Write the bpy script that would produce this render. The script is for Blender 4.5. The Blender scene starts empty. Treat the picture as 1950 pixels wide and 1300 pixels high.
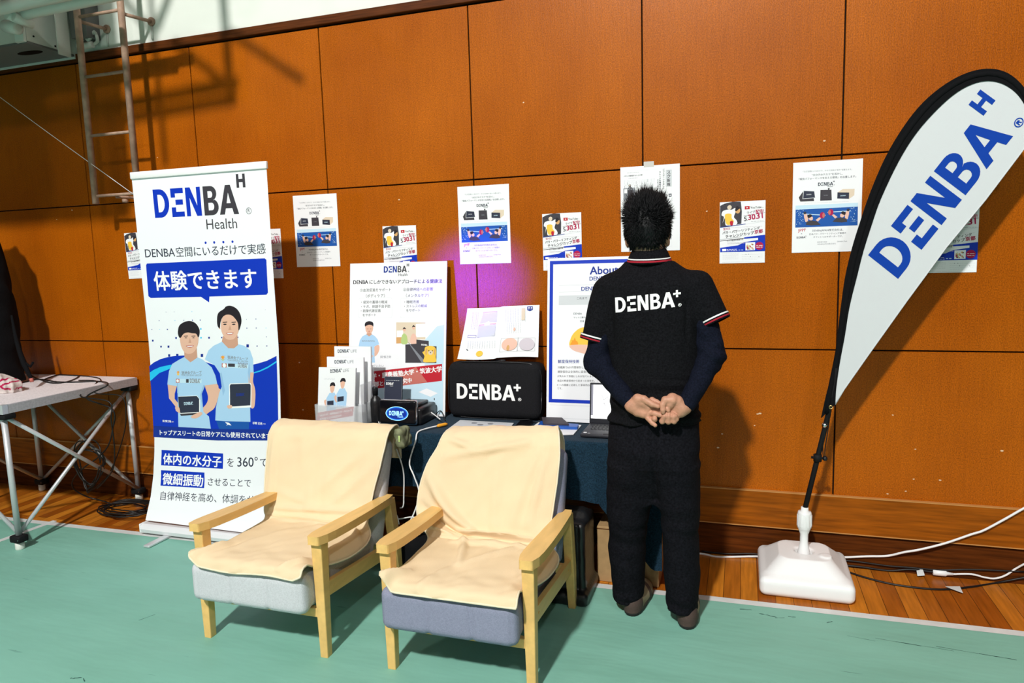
YAW, PITCH, ROLL = -0.318597, -0.120613, -0.029888
import bpy, bmesh, math, random
import numpy as np
from mathutils import Vector, Matrix
from mathutils.geometry import tessellate_polygon

random.seed(7)
SC = bpy.context.scene
COL = SC.collection

# ------------------------------------------------------------------ camera
CR = Vector((0.9499, 0.3113, -0.0296)); CU = Vector((-0.0080, 0.1190, 0.9929)); CF = Vector((-0.3127, 0.9428, -0.1156))
CAM = Vector((4.118, -3.627, 1.563)); FPX = 1335.54
def set_axes(yaw, pitch, roll):
    global CR, CU, CF
    cy, sy = math.cos(yaw), math.sin(yaw)
    f = Vector((sy * math.cos(pitch), cy * math.cos(pitch), math.sin(pitch)))
    r = Vector((cy, -sy, 0)); u = r.cross(f)
    c, s = math.cos(roll), math.sin(roll)
    CR, CU, CF = c * r + s * u, -s * r + c * u, f
set_axes(YAW, PITCH, ROLL)
cd = bpy.data.cameras.new('camera'); cam = bpy.data.objects.new('camera', cd); COL.objects.link(cam)
cam.matrix_world = Matrix(((CR.x, CU.x, -CF.x, CAM.x), (CR.y, CU.y, -CF.y, CAM.y), (CR.z, CU.z, -CF.z, CAM.z), (0, 0, 0, 1)))
cd.sensor_width = 36.0; cd.lens = FPX / 1950 * 36.0; cd.clip_start = 0.05; cd.clip_end = 200
SC.camera = cam
def ray(px, py): return CF + CR * ((px - 975) / FPX) + CU * ((650 - py) / FPX)
def at_y(px, py, y): d = ray(px, py); return CAM + d * ((y - CAM.y) / d.y)
def at_z(px, py, z): d = ray(px, py); return CAM + d * ((z - CAM.z) / d.z)
def at_x(px, py, x): d = ray(px, py); return CAM + d * ((x - CAM.x) / d.x)

# ------------------------------------------------------------------ world, lamps, exposure
SC.view_settings.view_transform = 'Standard'; SC.view_settings.look = 'None'
SC.view_settings.gamma = 1.0; SC.view_settings.use_curve_mapping = False
SC.view_settings.exposure = 0.0
w = bpy.data.worlds.new('hall_ambient'); SC.world = w; w.use_nodes = True
bgn = w.node_tree.nodes['Background']; bgn.inputs[0].default_value = (0.86, 0.93, 1.0, 1); bgn.inputs[1].default_value = 0.025
def lamp(name, kind, loc, target, power, size=0.5, col=(1, 1, 1), spot=None, blend=0.3):
    l = bpy.data.lights.new(name, kind); l.energy = power; l.color = col
    if kind == 'AREA': l.shape = 'DISK'; l.size = size
    if kind == 'SPOT': l.spot_size = math.radians(spot); l.spot_blend = blend; l.shadow_soft_size = size
    o = bpy.data.objects.new(name, l); COL.objects.link(o); o.location = loc
    o.rotation_euler = (Vector(target) - Vector(loc)).to_track_quat('-Z', 'Y').to_euler()
    return o
# the hall's high-bay lamps (rows far behind and above the camera)
lamp('high_bay_lamp', 'AREA', (3.0, -8.6, 8.0), (3.2, 0, 0.9), 1170, 0.45, (1.0, 0.99, 0.95))
lamp('high_bay_lamp', 'AREA', (6.9, -8.4, 8.0), (3.2, 0, 0.9), 170, 0.5, (1.0, 0.99, 0.95))
lamp('high_bay_lamp', 'AREA', (-1.6, -8.8, 8.0), (3.2, 0, 0.9), 70, 0.5, (1.0, 0.99, 0.95))
for lx, ly in ((-8.9, -24.0), (1.9, -24.0), (6.9, -26.0)): lamp('high_bay_lamp', 'AREA', (lx, ly, 8.0), (3.0, 0, 1.5), 190, 0.9, (1.0, 0.98, 0.95))
lamp('stage_spotlight', 'SPOT', (0.62, -5.4, 1.25), (2.72, 0, 1.42), 3300, 0.05, (0.15, 0.012, 1.0), 6.6, 1.0)

# ------------------------------------------------------------------ materials
MATS = {}
def mat(name, col, rough=0.6, spec=0.4, metal=0.0, bump=None, var=None, emit=None, sheen=0.0, coat=0.0, alpha=None):
    """bump=(scale, strength, stretch xyz) ; var=(scale, amount, stretch xyz)"""
    m = bpy.data.materials.new(name); m.use_nodes = True; nt = m.node_tree; b = nt.nodes['Principled BSDF']
    b.inputs['Base Color'].default_value = (*col, 1); b.inputs['Roughness'].default_value = rough
    b.inputs['Specular IOR Level'].default_value = spec; b.inputs['Metallic'].default_value = metal
    if sheen: b.inputs['Sheen Weight'].default_value = sheen
    if coat: b.inputs['Coat Weight'].default_value = coat; b.inputs['Coat Roughness'].default_value = 0.15
    if emit: b.inputs['Emission Color'].default_value = (*emit[0], 1); b.inputs['Emission Strength'].default_value = emit[1]
    if alpha is not None: b.inputs['Alpha'].default_value = alpha
    def noise(sc, st, det=3):
        tc = nt.nodes.new('ShaderNodeTexCoord'); mp = nt.nodes.new('ShaderNodeMapping'); mp.inputs['Scale'].default_value = st
        n = nt.nodes.new('ShaderNodeTexNoise'); n.inputs['Scale'].default_value = sc; n.inputs['Detail'].default_value = det
        nt.links.new(tc.outputs['Object'], mp.inputs['Vector']); nt.links.new(mp.outputs[0], n.inputs['Vector']); return n
    if var:
        n = noise(var[0], var[2] if len(var) > 2 else (1, 1, 1)); cr = nt.nodes.new('ShaderNodeValToRGB')
        a = var[1]; cr.color_ramp.elements[0].position = 0.3; cr.color_ramp.elements[1].position = 0.7
        cr.color_ramp.elements[0].color = tuple(max(0, c * (1 - a)) for c in col) + (1,)
        cr.color_ramp.elements[1].color = tuple(min(1, c * (1 + a)) for c in col) + (1,)
        nt.links.new(n.outputs['Fac'], cr.inputs[0]); nt.links.new(cr.outputs[0], b.inputs['Base Color'])
    if bump:
        n = noise(bump[0], bump[2] if len(bump) > 2 else (1, 1, 1)); bp = nt.nodes.new('ShaderNodeBump'); bp.inputs['Strength'].default_value = bump[1]; bp.inputs['Distance'].default_value = 0.004
        nt.links.new(n.outputs['Fac'], bp.inputs['Height']); nt.links.new(bp.outputs[0], b.inputs['Normal'])
    MATS[name] = m; return m
def ink(name, col): return mat(name, col, 0.5, 0.25)
ink('paper', (0.84, 0.85, 0.87)); ink('vinyl', (0.86, 0.87, 0.90)); ink('ink_black', (0.012, 0.012, 0.016)); ink('ink_blue', (0.003, 0.034, 0.47))
ink('ink_navy', (0.008, 0.03, 0.27)); ink('ink_gray', (0.22, 0.23, 0.26)); ink('ink_pale', (0.62, 0.64, 0.67)); ink('ink_cyan', (0.02, 0.52, 0.85))
ink('ink_red', (0.50, 0.015, 0.03)); ink('ink_white', (0.9, 0.9, 0.9)); ink('ink_skin', (0.76, 0.46, 0.34)); ink('ink_shirt', (0.40, 0.62, 0.84)); ink('ink_shirt_fold', (0.30, 0.50, 0.74))
ink('ink_hair', (0.02, 0.015, 0.02)); ink('ink_orange', (0.85, 0.33, 0.03)); ink('ink_yellow', (0.88, 0.55, 0.07)); ink('ink_dark', (0.03, 0.035, 0.06))
ink('ink_crimson', (0.42, 0.008, 0.07)); ink('ink_beige', (0.72, 0.60, 0.46)); ink('ink_tan', (0.66, 0.36, 0.14)); ink('ink_ice', (0.55, 0.74, 0.86)); ink('ink_charcoal', (0.05, 0.045, 0.055))
ink('ink_green', (0.45, 0.58, 0.22)); ink('ink_lip', (0.55, 0.16, 0.13)); ink('ink_pool', (0.01, 0.09, 0.38)); ink('ink_peach', (0.80, 0.50, 0.40)); ink('ink_lilac', (0.62, 0.56, 0.62)); ink('ink_shade', (0.60, 0.33, 0.23))
mat('white_wall', (0.74, 0.76, 0.70), 0.7, 0.2, bump=(40, 0.05))
mat('groove', (0.012, 0.006, 0.004), 0.9, 0.1)
mat('rail_wood', (0.085, 0.022, 0.004), 0.45, 0.12, var=(6, 0.35, (1, 8, 20)))
mat('skirting_wood', (0.27, 0.070, 0.003), 0.42, 0.12, var=(5, 0.3, (1, 4, 14)), bump=(9, 0.05, (1, 4, 14)))
mat('skirting_edge', (0.52, 0.24, 0.07), 0.5, 0.3)
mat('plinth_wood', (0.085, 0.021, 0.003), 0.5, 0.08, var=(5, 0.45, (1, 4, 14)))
mat('chip', (0.75, 0.52, 0.33), 0.8, 0.2)
mat('chair_wood', (0.80, 0.50, 0.17), 0.42, 0.3, var=(9, 0.10, (3, 0.5, 3)), coat=0.1)
mat('cushion_gray', (0.60, 0.605, 0.64), 0.95, 0.1, bump=(420, 0.4), var=(260, 0.10))
mat('cushion_blue', (0.26, 0.27, 0.37), 0.95, 0.1, bump=(420, 0.4), var=(260, 0.12))
mat('cover_beige', (0.80, 0.63, 0.41), 0.85, 0.12, bump=(380, 0.22), var=(3.5, 0.05))
mat('piping', (0.80, 0.70, 0.52), 0.8, 0.2)
mat('pouch', (0.16, 0.17, 0.10), 0.85, 0.15, var=(25, 0.5))
mat('cloth_navy', (0.010, 0.030, 0.052), 0.95, 0.1, bump=(300, 0.6), var=(180, 0.5), sheen=0.06)
mat('case_black', (0.009, 0.009, 0.011), 0.85, 0.2, bump=(420, 0.6), var=(260, 0.4))
mat('black_plastic', (0.008, 0.008, 0.010), 0.3, 0.5)
mat('matte_black', (0.006, 0.006, 0.007), 0.75, 0.25)
mat('black_leather', (0.010, 0.010, 0.011), 0.38, 0.5, bump=(60, 0.5))
mat('black_fabric', (0.006, 0.006, 0.007), 0.95, 0.1, bump=(60, 0.4))
mat('screen_black', (0.004, 0.004, 0.006), 0.15, 0.5)
mat('alu', (0.60, 0.61, 0.63), 0.42, 0.5, 0.35)
mat('alu_satin', (0.72, 0.73, 0.75), 0.4, 0.5, 0.5)
mat('chrome', (0.75, 0.75, 0.78), 0.15, 0.5, 1.0)
mat('rail_white', (0.74, 0.74, 0.76), 0.35, 0.4)
mat('brass', (0.70, 0.48, 0.2), 0.3, 0.5, 1.0)
mat('white_plastic', (0.86, 0.86, 0.86), 0.35, 0.4)
mat('cable_white', (0.80, 0.80, 0.80), 0.45, 0.4)
mat('cable_black', (0.008, 0.007, 0.007), 0.45, 0.4)
mat('orange_plastic', (0.85, 0.36, 0.02), 0.4, 0.4)
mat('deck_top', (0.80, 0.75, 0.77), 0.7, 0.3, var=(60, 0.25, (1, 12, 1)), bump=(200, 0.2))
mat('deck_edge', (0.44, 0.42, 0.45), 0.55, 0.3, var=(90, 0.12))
mat('foot_white', (0.70, 0.72, 0.66), 0.6, 0.3)
mat('ladder_paint', (0.36, 0.225, 0.16), 0.5, 0.35, var=(20, 0.25))
mat('cabinet_paint', (0.60, 0.61, 0.56), 0.6, 0.3, var=(4, 0.06))
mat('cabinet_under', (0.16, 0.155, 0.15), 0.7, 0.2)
mat('pipe_paint', (0.66, 0.70, 0.66), 0.5, 0.35)
mat('carton', (0.42, 0.26, 0.12), 0.85, 0.15, var=(30, 0.08))
mat('clear_acrylic', (0.75, 0.78, 0.80), 0.08, 0.5, alpha=0.32)
mat('tape_white', (0.66, 0.67, 0.66), 0.6, 0.3, var=(12, 0.08))
mat('tape_clear', (0.75, 0.72, 0.68), 0.3, 0.4, alpha=0.7)
mat('flag_white', (0.62, 0.63, 0.65), 0.8, 0.15, bump=(500, 0.15))
mat('flag_blue', (0.004, 0.046, 0.34), 0.8, 0.15)
mat('skin', (0.52, 0.255, 0.165), 0.5, 0.35, var=(60, 0.10), bump=(160, 0.25))
mat('nail', (0.70, 0.42, 0.34), 0.3, 0.45)
mat('nape', (0.16, 0.115, 0.075), 0.8, 0.2, var=(200, 0.4))
mat('hair', (0.005, 0.005, 0.006), 0.5, 0.22)
mat('polo_black', (0.0065, 0.0065, 0.008), 0.95, 0.08, bump=(260, 0.5), var=(160, 0.5))
mat('sleeve_navy', (0.0055, 0.0070, 0.015), 0.9, 0.08, bump=(200, 0.4), var=(160, 0.4))
mat('trouser_black', (0.0065, 0.0065, 0.009), 0.95, 0.08, bump=(260, 0.5), var=(120, 0.5))
mat('stripe_red', (0.35, 0.015, 0.03), 0.8, 0.2); mat('stripe_white', (0.8, 0.8, 0.8), 0.8, 0.2)
mat('shoe_brown', (0.075, 0.05, 0.042), 0.75, 0.25, bump=(150, 0.3)); mat('shoe_beige', (0.30, 0.25, 0.16), 0.75, 0.25); mat('shoe_sole', (0.02, 0.018, 0.018), 0.7, 0.3)
mat('screen_white', (0.8, 0.8, 0.8), 0.3, 0.4, emit=((0.95, 0.97, 1.0), 1.05)); mat('screen_gray', (0.2, 0.2, 0.24), 0.3, 0.4, emit=((0.4, 0.4, 0.5), 0.35))
mat('screen_ink', (0.1, 0.1, 0.12), 0.3, 0.4); mat('led_blue', (0.01, 0.06, 0.5), 0.3, 0.4, emit=((0.02, 0.22, 1.0), 1.1)); mat('led_light', (0.3, 0.6, 0.9), 0.3, 0.4, emit=((0.35, 0.75, 1.0), 1.1)); mat('led_deep', (0.003, 0.015, 0.12), 0.3, 0.4, emit=((0.004, 0.03, 0.30), 0.8))
mat('laptop_dark', (0.022, 0.023, 0.030), 0.5, 0.4); mat('key_black', (0.008, 0.008, 0.010), 0.5, 0.4)
mat('book_blue', (0.012, 0.09, 0.42), 0.35, 0.4); mat('wallet', (0.055, 0.045, 0.055), 0.6, 0.3, bump=(200, 0.4))
mat('scuff', (0.03, 0.10, 0.085), 0.6, 0.2)
mat('cloth_print', (0.62, 0.55, 0.52), 0.9, 0.1, var=(30, 0.15))

def wall_panel_material():
    m = bpy.data.materials.new('plywood_wall'); m.use_nodes = True; nt = m.node_tree; b = nt.nodes['Principled BSDF']; L = nt.links
    tc = nt.nodes.new('ShaderNodeTexCoord')
    def nz(scale, st, det=4, rough=0.6):
        mp = nt.nodes.new('ShaderNodeMapping'); mp.inputs['Scale'].default_value = st
        n = nt.nodes.new('ShaderNodeTexNoise'); n.inputs['Scale'].default_value = scale; n.inputs['Detail'].default_value = det; n.inputs['Roughness'].default_value = rough
        L.new(tc.outputs['Object'], mp.inputs['Vector']); L.new(mp.outputs[0], n.inputs['Vector']); return n
    grain = nz(14, (6, 1, 0.35)); fleck = nz(190, (1.3, 1, 0.8), 2); cloud = nz(1.3, (1, 1, 0.7), 3)
    r1 = nt.nodes.new('ShaderNodeValToRGB'); r1.color_ramp.elements[0].position = 0.3; r1.color_ramp.elements[1].position = 0.75
    r1.color_ramp.elements[0].color = (0.305, 0.066, 0.0012, 1); r1.color_ramp.elements[1].color = (0.44, 0.108, 0.003, 1)
    L.new(cloud.outputs['Fac'], r1.inputs[0])
    def mul(src, fac, lo, hi):
        r = nt.nodes.new('ShaderNodeMapRange'); r.inputs['From Min'].default_value = 0.3; r.inputs['From Max'].default_value = 0.7; r.inputs['To Min'].default_value = lo; r.inputs['To Max'].default_value = hi
        L.new(fac, r.inputs['Value']); mx = nt.nodes.new('ShaderNodeMix'); mx.data_type = 'RGBA'; mx.blend_type = 'MULTIPLY'; mx.inputs[0].default_value = 1.0
        L.new(src, mx.inputs[6]); L.new(r.outputs[0], mx.inputs[7]); return mx.outputs[2]
    c = mul(r1.outputs[0], grain.outputs['Fac'], 0.92, 1.07); c = mul(c, fleck.outputs['Fac'], 0.62, 1.36)
    L.new(c, b.inputs['Base Color']); b.inputs['Roughness'].default_value = 0.30; b.inputs['Specular IOR Level'].default_value = 0.15
    bp = nt.nodes.new('ShaderNodeBump'); bp.inputs['Strength'].default_value = 0.25; bp.inputs['Distance'].default_value = 0.003
    g2 = nz(40, (5, 1, 0.5), 3); L.new(g2.outputs['Fac'], bp.inputs['Height']); L.new(bp.outputs[0], b.inputs['Normal'])
    MATS['plywood_wall'] = m
wall_panel_material()
def floor_material():
    m = bpy.data.materials.new('floor_boards'); m.use_nodes = True; nt = m.node_tree; b = nt.nodes['Principled BSDF']; L = nt.links
    tc = nt.nodes.new('ShaderNodeTexCoord'); mp = nt.nodes.new('ShaderNodeMapping'); mp.inputs['Rotation'].default_value = (0, 0, math.radians(90))
    L.new(tc.outputs['Object'], mp.inputs['Vector'])
    br = nt.nodes.new('ShaderNodeTexBrick'); br.inputs['Scale'].default_value = 1.0; br.inputs['Brick Width'].default_value = 0.75; br.inputs['Row Height'].default_value = 0.075; br.inputs['Mortar Size'].default_value = 0.0012
    br.inputs['Color1'].default_value = (0.30, 0.070, 0.005, 1); br.inputs['Color2'].default_value = (0.62, 0.215, 0.020, 1); br.inputs['Mortar'].default_value = (0.06, 0.018, 0.004, 1); br.offset = 0.37; br.inputs['Bias'].default_value = 0.0
    L.new(mp.outputs[0], br.inputs['Vector'])
    mp2 = nt.nodes.new('ShaderNodeMapping'); mp2.inputs['Scale'].default_value = (14, 1.2, 1); n = nt.nodes.new('ShaderNodeTexNoise'); n.inputs['Scale'].default_value = 5; n.inputs['Detail'].default_value = 4
    L.new(tc.outputs['Object'], mp2.inputs['Vector']); L.new(mp2.outputs[0], n.inputs['Vector'])
    r = nt.nodes.new('ShaderNodeMapRange'); r.inputs['From Min'].default_value = 0.3; r.inputs['From Max'].default_value = 0.7; r.inputs['To Min'].default_value = 0.75; r.inputs['To Max'].default_value = 1.15; L.new(n.outputs['Fac'], r.inputs['Value'])
    mx = nt.nodes.new('ShaderNodeMix'); mx.data_type = 'RGBA'; mx.blend_type = 'MULTIPLY'; mx.inputs[0].default_value = 1.0; L.new(br.outputs[0], mx.inputs[6]); L.new(r.outputs[0], mx.inputs[7])
    L.new(mx.outputs[2], b.inputs['Base Color']); b.inputs['Roughness'].default_value = 0.3; b.inputs['Specular IOR Level'].default_value = 0.18
    MATS['floor_boards'] = m
floor_material()
def sheet_material():
    m = bpy.data.materials.new('green_vinyl'); m.use_nodes = True; nt = m.node_tree; b = nt.nodes['Principled BSDF']; L = nt.links
    tc = nt.nodes.new('ShaderNodeTexCoord')
    def nz(scale, st, det):
        mp = nt.nodes.new('ShaderNodeMapping'); mp.inputs['Scale'].default_value = st; mp.inputs['Rotation'].default_value = (0, 0, 0.35)
        n = nt.nodes.new('ShaderNodeTexNoise'); n.inputs['Scale'].default_value = scale; n.inputs['Detail'].default_value = det
        L.new(tc.outputs['Object'], mp.inputs['Vector']); L.new(mp.outputs[0], n.inputs['Vector']); return n
    a = nz(1.6, (1, 2.5, 1), 4); r = nt.nodes.new('ShaderNodeValToRGB'); r.color_ramp.elements[0].position = 0.3; r.color_ramp.elements[1].position = 0.7
    r.color_ramp.elements[0].color = (0.195, 0.435, 0.345, 1); r.color_ramp.elements[1].color = (0.225, 0.490, 0.395, 1); L.new(a.outputs['Fac'], r.inputs[0])
    # scuff marks: thin dark streaks
    s = nz(5, (1, 9, 1), 5); sr = nt.nodes.new('ShaderNodeMapRange'); sr.inputs['From Min'].default_value = 0.70; sr.inputs['From Max'].default_value = 0.78; sr.inputs['To Min'].default_value = 0; sr.inputs['To Max'].default_value = 0.75; L.new(s.outputs['Fac'], sr.inputs['Value'])
    mx = nt.nodes.new('ShaderNodeMix'); mx.data_type = 'RGBA'; L.new(sr.outputs[0], mx.inputs[0]); L.new(r.outputs[0], mx.inputs[6]); mx.inputs[7].default_value = (0.03, 0.10, 0.085, 1)
    L.new(mx.outputs[2], b.inputs['Base Color']); b.inputs['Roughness'].default_value = 0.55; b.inputs['Specular IOR Level'].default_value = 0.35
    bn = nz(2.2, (1, 3.5, 1), 3); bp = nt.nodes.new('ShaderNodeBump'); bp.inputs['Strength'].default_value = 0.35; bp.inputs['Distance'].default_value = 0.02; L.new(bn.outputs['Fac'], bp.inputs['Height']); L.new(bp.outputs[0], b.inputs['Normal'])
    MATS['green_vinyl'] = m
sheet_material()
# ------------------------------------------------------------------ mesh helpers
def tag(o, label=None, cat=None, group=None, kind=None):
    if label: o['label'] = label
    if cat: o['category'] = cat
    if group: o['group'] = group
    if kind: o['kind'] = kind
    return o
def thing(name, loc, label, cat, group=None):
    o = bpy.data.objects.new(name, None); COL.objects.link(o); o.location = loc; o.empty_display_size = 0.05
    return tag(o, label, cat, group)
def V(*a): return Vector(a[0]) if len(a) == 1 else Vector(a)
GLYPH = {}
def glyphs(s, bold=0.0):
    k = (s, bold)
    if k in GLYPH: return GLYPH[k]
    cu = bpy.data.curves.new('txt', 'FONT'); cu.body = s; cu.offset = bold; cu.resolution_u = 3; cu.size = 1.0
    ob = bpy.data.objects.new('txt', cu); COL.objects.link(ob)
    dg = bpy.context.evaluated_depsgraph_get(); dg.update()
    me = bpy.data.meshes.new_from_object(ob.evaluated_get(dg))
    vs = [(v.co.x, v.co.y) for v in me.vertices]; fs = [tuple(p.vertices) for p in me.polygons]
    bpy.data.objects.remove(ob); bpy.data.curves.remove(cu); bpy.data.meshes.remove(me)
    GLYPH[k] = (vs, fs); return GLYPH[k]
def arc(cx, cy, rx, ry, a0, a1, n=10):
    return [(cx + rx * math.cos(math.radians(a0 + (a1 - a0) * i / n)), cy + ry * math.sin(math.radians(a0 + (a1 - a0) * i / n))) for i in range(n + 1)]
def logo_polys(sup='H', reg=True):
    """The DENBA wordmark, cap height 1: list of (key, outer, holes)."""
    s = 0.20; out = []
    out.append(('a', [(0, 0), (0, 1)] + arc(0.30, 0.5, 0.42, 0.5, 90, -90, 14), [[(s, 0.19), (s, 0.81)] + arc(0.29, 0.5, 0.22, 0.31, 90, -90, 12)]))
    x = 0.82
    out.append(('a', [(x, 1), (x + .58, 1), (x + .58, .82), (x + s, .82), (x + s, .68), (x, .68)], []))
    out.append(('a', [(x + s, .60), (x + .54, .60), (x + .54, .42), (x + s, .42)], []))
    out.append(('a', [(x, .34), (x + s, .34), (x + s, .18), (x + .58, .18), (x + .58, 0), (x, 0)], []))
    x = 1.50
    out.append(('a', [(x, 0), (x, 1), (x + .22, 1), (x + .50, .36), (x + .50, 1), (x + .68, 1), (x + .68, 0), (x + .46, 0), (x + .18, .64), (x + .18, 0)], []))
    x = 2.30
    out.append(('b', [(x, 0), (x, 1)] + arc(x + .33, .745, .26, .255, 90, -70, 10) + arc(x + .36, .28, .29, .28, 62, -90, 10),
                [[(x + s, .60), (x + s, .83)] + arc(x + .32, .715, .09, .115, 90, -90, 7), [(x + s, .17), (x + s, .43)] + arc(x + .35, .30, .105, .13, 90, -90, 7)]))
    x = 2.98
    out.append(('b', [(x, 0), (x + .31, 1), (x + .53, 1), (x + .84, 0), (x + .62, 0), (x + .56, .21), (x + .28, .21), (x + .22, 0)], [[(x + .33, .38), (x + .51, .38), (x + .42, .74)]]))
    if sup == 'H':
        x = 3.80; y = .88; h = .46
        out.append(('b', [(x, y), (x, y + h), (x + .11, y + h), (x + .11, y + .29), (x + .27, y + .29), (x + .27, y + h), (x + .38, y + h), (x + .38, y), (x + .27, y), (x + .27, y + .18), (x + .11, y + .18), (x + .11, y)], []))
    else:
        x = 3.72; y = .62; a = .23; b = .065
        out.append(('b', [(x + a - b, y), (x + a + b, y), (x + a + b, y + a - b), (x + 2 * a, y + a - b), (x + 2 * a, y + a + b), (x + a + b, y + a + b), (x + a + b, y + 2 * a), (x + a - b, y + 2 * a), (x + a - b, y + a + b), (x, y + a + b), (x, y + a - b), (x + a - b, y + a - b)], []))
    if reg:
        cx = 4.10; cy = 0.10
        out.append(('b', arc(cx, cy, .105, .105, 0, 342, 19), [arc(cx, cy, .08, .08, 0, 342, 19)]))
        out.append(('b', [(cx - .045, cy - .055), (cx - .045, cy + .055), (cx + .02, cy + .055), (cx + .045, cy + .02), (cx + .02, cy), (cx + .05, cy - .055), (cx + .02, cy - .055), (cx, cy - .005), (cx - .018, cy - .005), (cx - .018, cy - .055)], []))
    return out
LOGO_W = 3.82

class MB:
    def __init__(s): s.v = []; s.f = []; s.m = []; s.sm = []
    def add(s, vs, fs, m, smooth=False):
        o = len(s.v); s.v += [Vector(v) for v in vs]; s.f += [tuple(i + o for i in f) for f in fs]; s.m += [m] * len(fs); s.sm += [smooth] * len(fs); return s
    def box(s, lo, hi, m, M=None):
        (x0, y0, z0), (x1, y1, z1) = lo, hi
        vs = [V(x, y, z) for z in (z0, z1) for y in (y0, y1) for x in (x0, x1)]
        if M: vs = [M @ v for v in vs]
        return s.add(vs, [(0, 2, 3, 1), (4, 5, 7, 6), (0, 1, 5, 4), (2, 6, 7, 3), (0, 4, 6, 2), (1, 3, 7, 5)], m)
    def rbox(s, lo, hi, m, r=0.01, seg=3, M=None, smooth=True):
        bm = bmesh.new(); bmesh.ops.create_cube(bm, size=1.0)
        c = [(a + b) / 2 for a, b in zip(lo, hi)]; d = [b - a for a, b in zip(lo, hi)]
        for v in bm.verts: v.co = Vector((c[0] + v.co.x * d[0], c[1] + v.co.y * d[1], c[2] + v.co.z * d[2]))
        bmesh.ops.bevel(bm, geom=bm.edges[:], offset=min(r, min(d) * 0.49), segments=seg, profile=0.5, affect='EDGES')
        bm.verts.index_update(); vs = [(M @ v.co if M else v.co.copy()) for v in bm.verts]; fs = [tuple(v.index for v in f.verts) for f in bm.faces]; bm.free()
        return s.add(vs, fs, m, smooth)
    def tube(s, pts, r, m, n=8, cap=True, spline=0):
        P = [Vector(p) for p in pts]; rr = r if isinstance(r, (list, tuple)) else [r] * len(P)
        if spline and len(P) > 2:
            Q = []; R2 = []
            for i in range(len(P) - 1):
                p0, p1, p2, p3 = P[max(i - 1, 0)], P[i], P[i + 1], P[min(i + 2, len(P) - 1)]
                for k in range(spline):
                    t = k / spline
                    Q.append(0.5 * ((2 * p1) + (p2 - p0) * t + (2 * p0 - 5 * p1 + 4 * p2 - p3) * t * t + (3 * p1 - p0 - 3 * p2 + p3) * t ** 3)); R2.append(rr[i] + (rr[i + 1] - rr[i]) * t)
            Q.append(P[-1]); R2.append(rr[-1]); P = Q; rr = R2
        vs = []; fs = []; prev = None
        for i, p in enumerate(P):
            t = (P[min(i + 1, len(P) - 1)] - P[max(i - 1, 0)]).normalized()
            if prev is None: a = t.orthogonal().normalized()
            else:
                a = (prev - t * prev.dot(t)); a = a.normalized() if a.length > 1e-6 else t.orthogonal().normalized()
            prev = a; b = t.cross(a)
            for k in range(n):
                th = 2 * math.pi * k / n; vs.append(p + (a * math.cos(th) + b * math.sin(th)) * rr[i])
        for i in range(len(P) - 1):
            for k in range(n): fs.append((i * n + k, i * n + (k + 1) % n, (i + 1) * n + (k + 1) % n, (i + 1) * n + k))
        s.add(vs, fs, m, True)
        if cap:
            o = len(s.v) - len(vs); s.f += [tuple(o + k for k in reversed(range(n))), tuple(o + (len(P) - 1) * n + k for k in range(n))]; s.m += [m, m]; s.sm += [False, False]
        return s
    def grid(s, nu, nv, fn, m, smooth=True):
        vs = [fn(i / (nu - 1), j / (nv - 1)) for j in range(nv) for i in range(nu)]
        return s.add(vs, [(j * nu + i, j * nu + i + 1, (j + 1) * nu + i + 1, (j + 1) * nu + i) for j in range(nv - 1) for i in range(nu - 1)], m, smooth)
    def poly(s, pts, m, fn, holes=()):
        loops = [[Vector((p[0], p[1], 0)) for p in pts]] + [[Vector((p[0], p[1], 0)) for p in h] for h in holes]
        tr = tessellate_polygon(loops); flat = [p for l in loops for p in l]
        return s.add([fn(p.x, p.y) for p in flat], [tuple(t) for t in tr], m)
    def prism(s, pts, m, fn0, fn1, smooth=False):
        n = len(pts); tr = tessellate_polygon([[Vector((p[0], p[1], 0)) for p in pts]])
        vs = [fn0(*p) for p in pts] + [fn1(*p) for p in pts]
        s.add(vs, [tuple(t) for t in tr] + [tuple(i + n for i in reversed(t)) for t in tr], m)
        return s.add(vs, [(i, (i + 1) % n, n + (i + 1) % n, n + i) for i in range(n)], m, smooth)
    def lathe(s, prof, c, m, n=24, sx=1, sy=1):
        vs = [V(c[0] + r * math.cos(2 * math.pi * k / n) * sx, c[1] + r * math.sin(2 * math.pi * k / n) * sy, c[2] + z) for r, z in prof for k in range(n)]
        return s.add(vs, [(i * n + k, i * n + (k + 1) % n, (i + 1) * n + (k + 1) % n, (i + 1) * n + k) for i in range(len(prof) - 1) for k in range(n)], m, True)
    def build(s, name, parent=None, origin=None, label=None, cat=None, group=None, kind=None, solid=None, subsurf=0):
        me = bpy.data.meshes.new(name)
        off = Vector((0, 0, 0))
        if parent is not None:
            p = parent
            while p is not None: off += p.location; p = p.parent
        if origin is not None: off = off + (Vector(origin) - off)
        elif parent is None:
            lo = [min(v[i] for v in s.v) for i in range(3)]; hi = [max(v[i] for v in s.v) for i in range(3)]
            off = Vector(((lo[0] + hi[0]) / 2, (lo[1] + hi[1]) / 2, lo[2]))
        me.from_pydata([tuple(v - off) for v in s.v], [], s.f)
        names = list(dict.fromkeys(s.m)); idx = {k: i for i, k in enumerate(names)}
        for k in names: me.materials.append(MATS[k])
        me.polygons.foreach_set('material_index', [idx[k] for k in s.m]); me.polygons.foreach_set('use_smooth', s.sm)
        me.update()
        o = bpy.data.objects.new(name, me); COL.objects.link(o)
        if parent is not None: o.parent = parent
        else: o.location = off
        if solid: md = o.modifiers.new('thickness', 'SOLIDIFY'); md.thickness = solid; md.offset = 0
        if subsurf: md = o.modifiers.new('smooth', 'SUBSURF'); md.levels = subsurf; md.render_levels = subsurf
        return tag(o, label, cat, group, kind)

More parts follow.
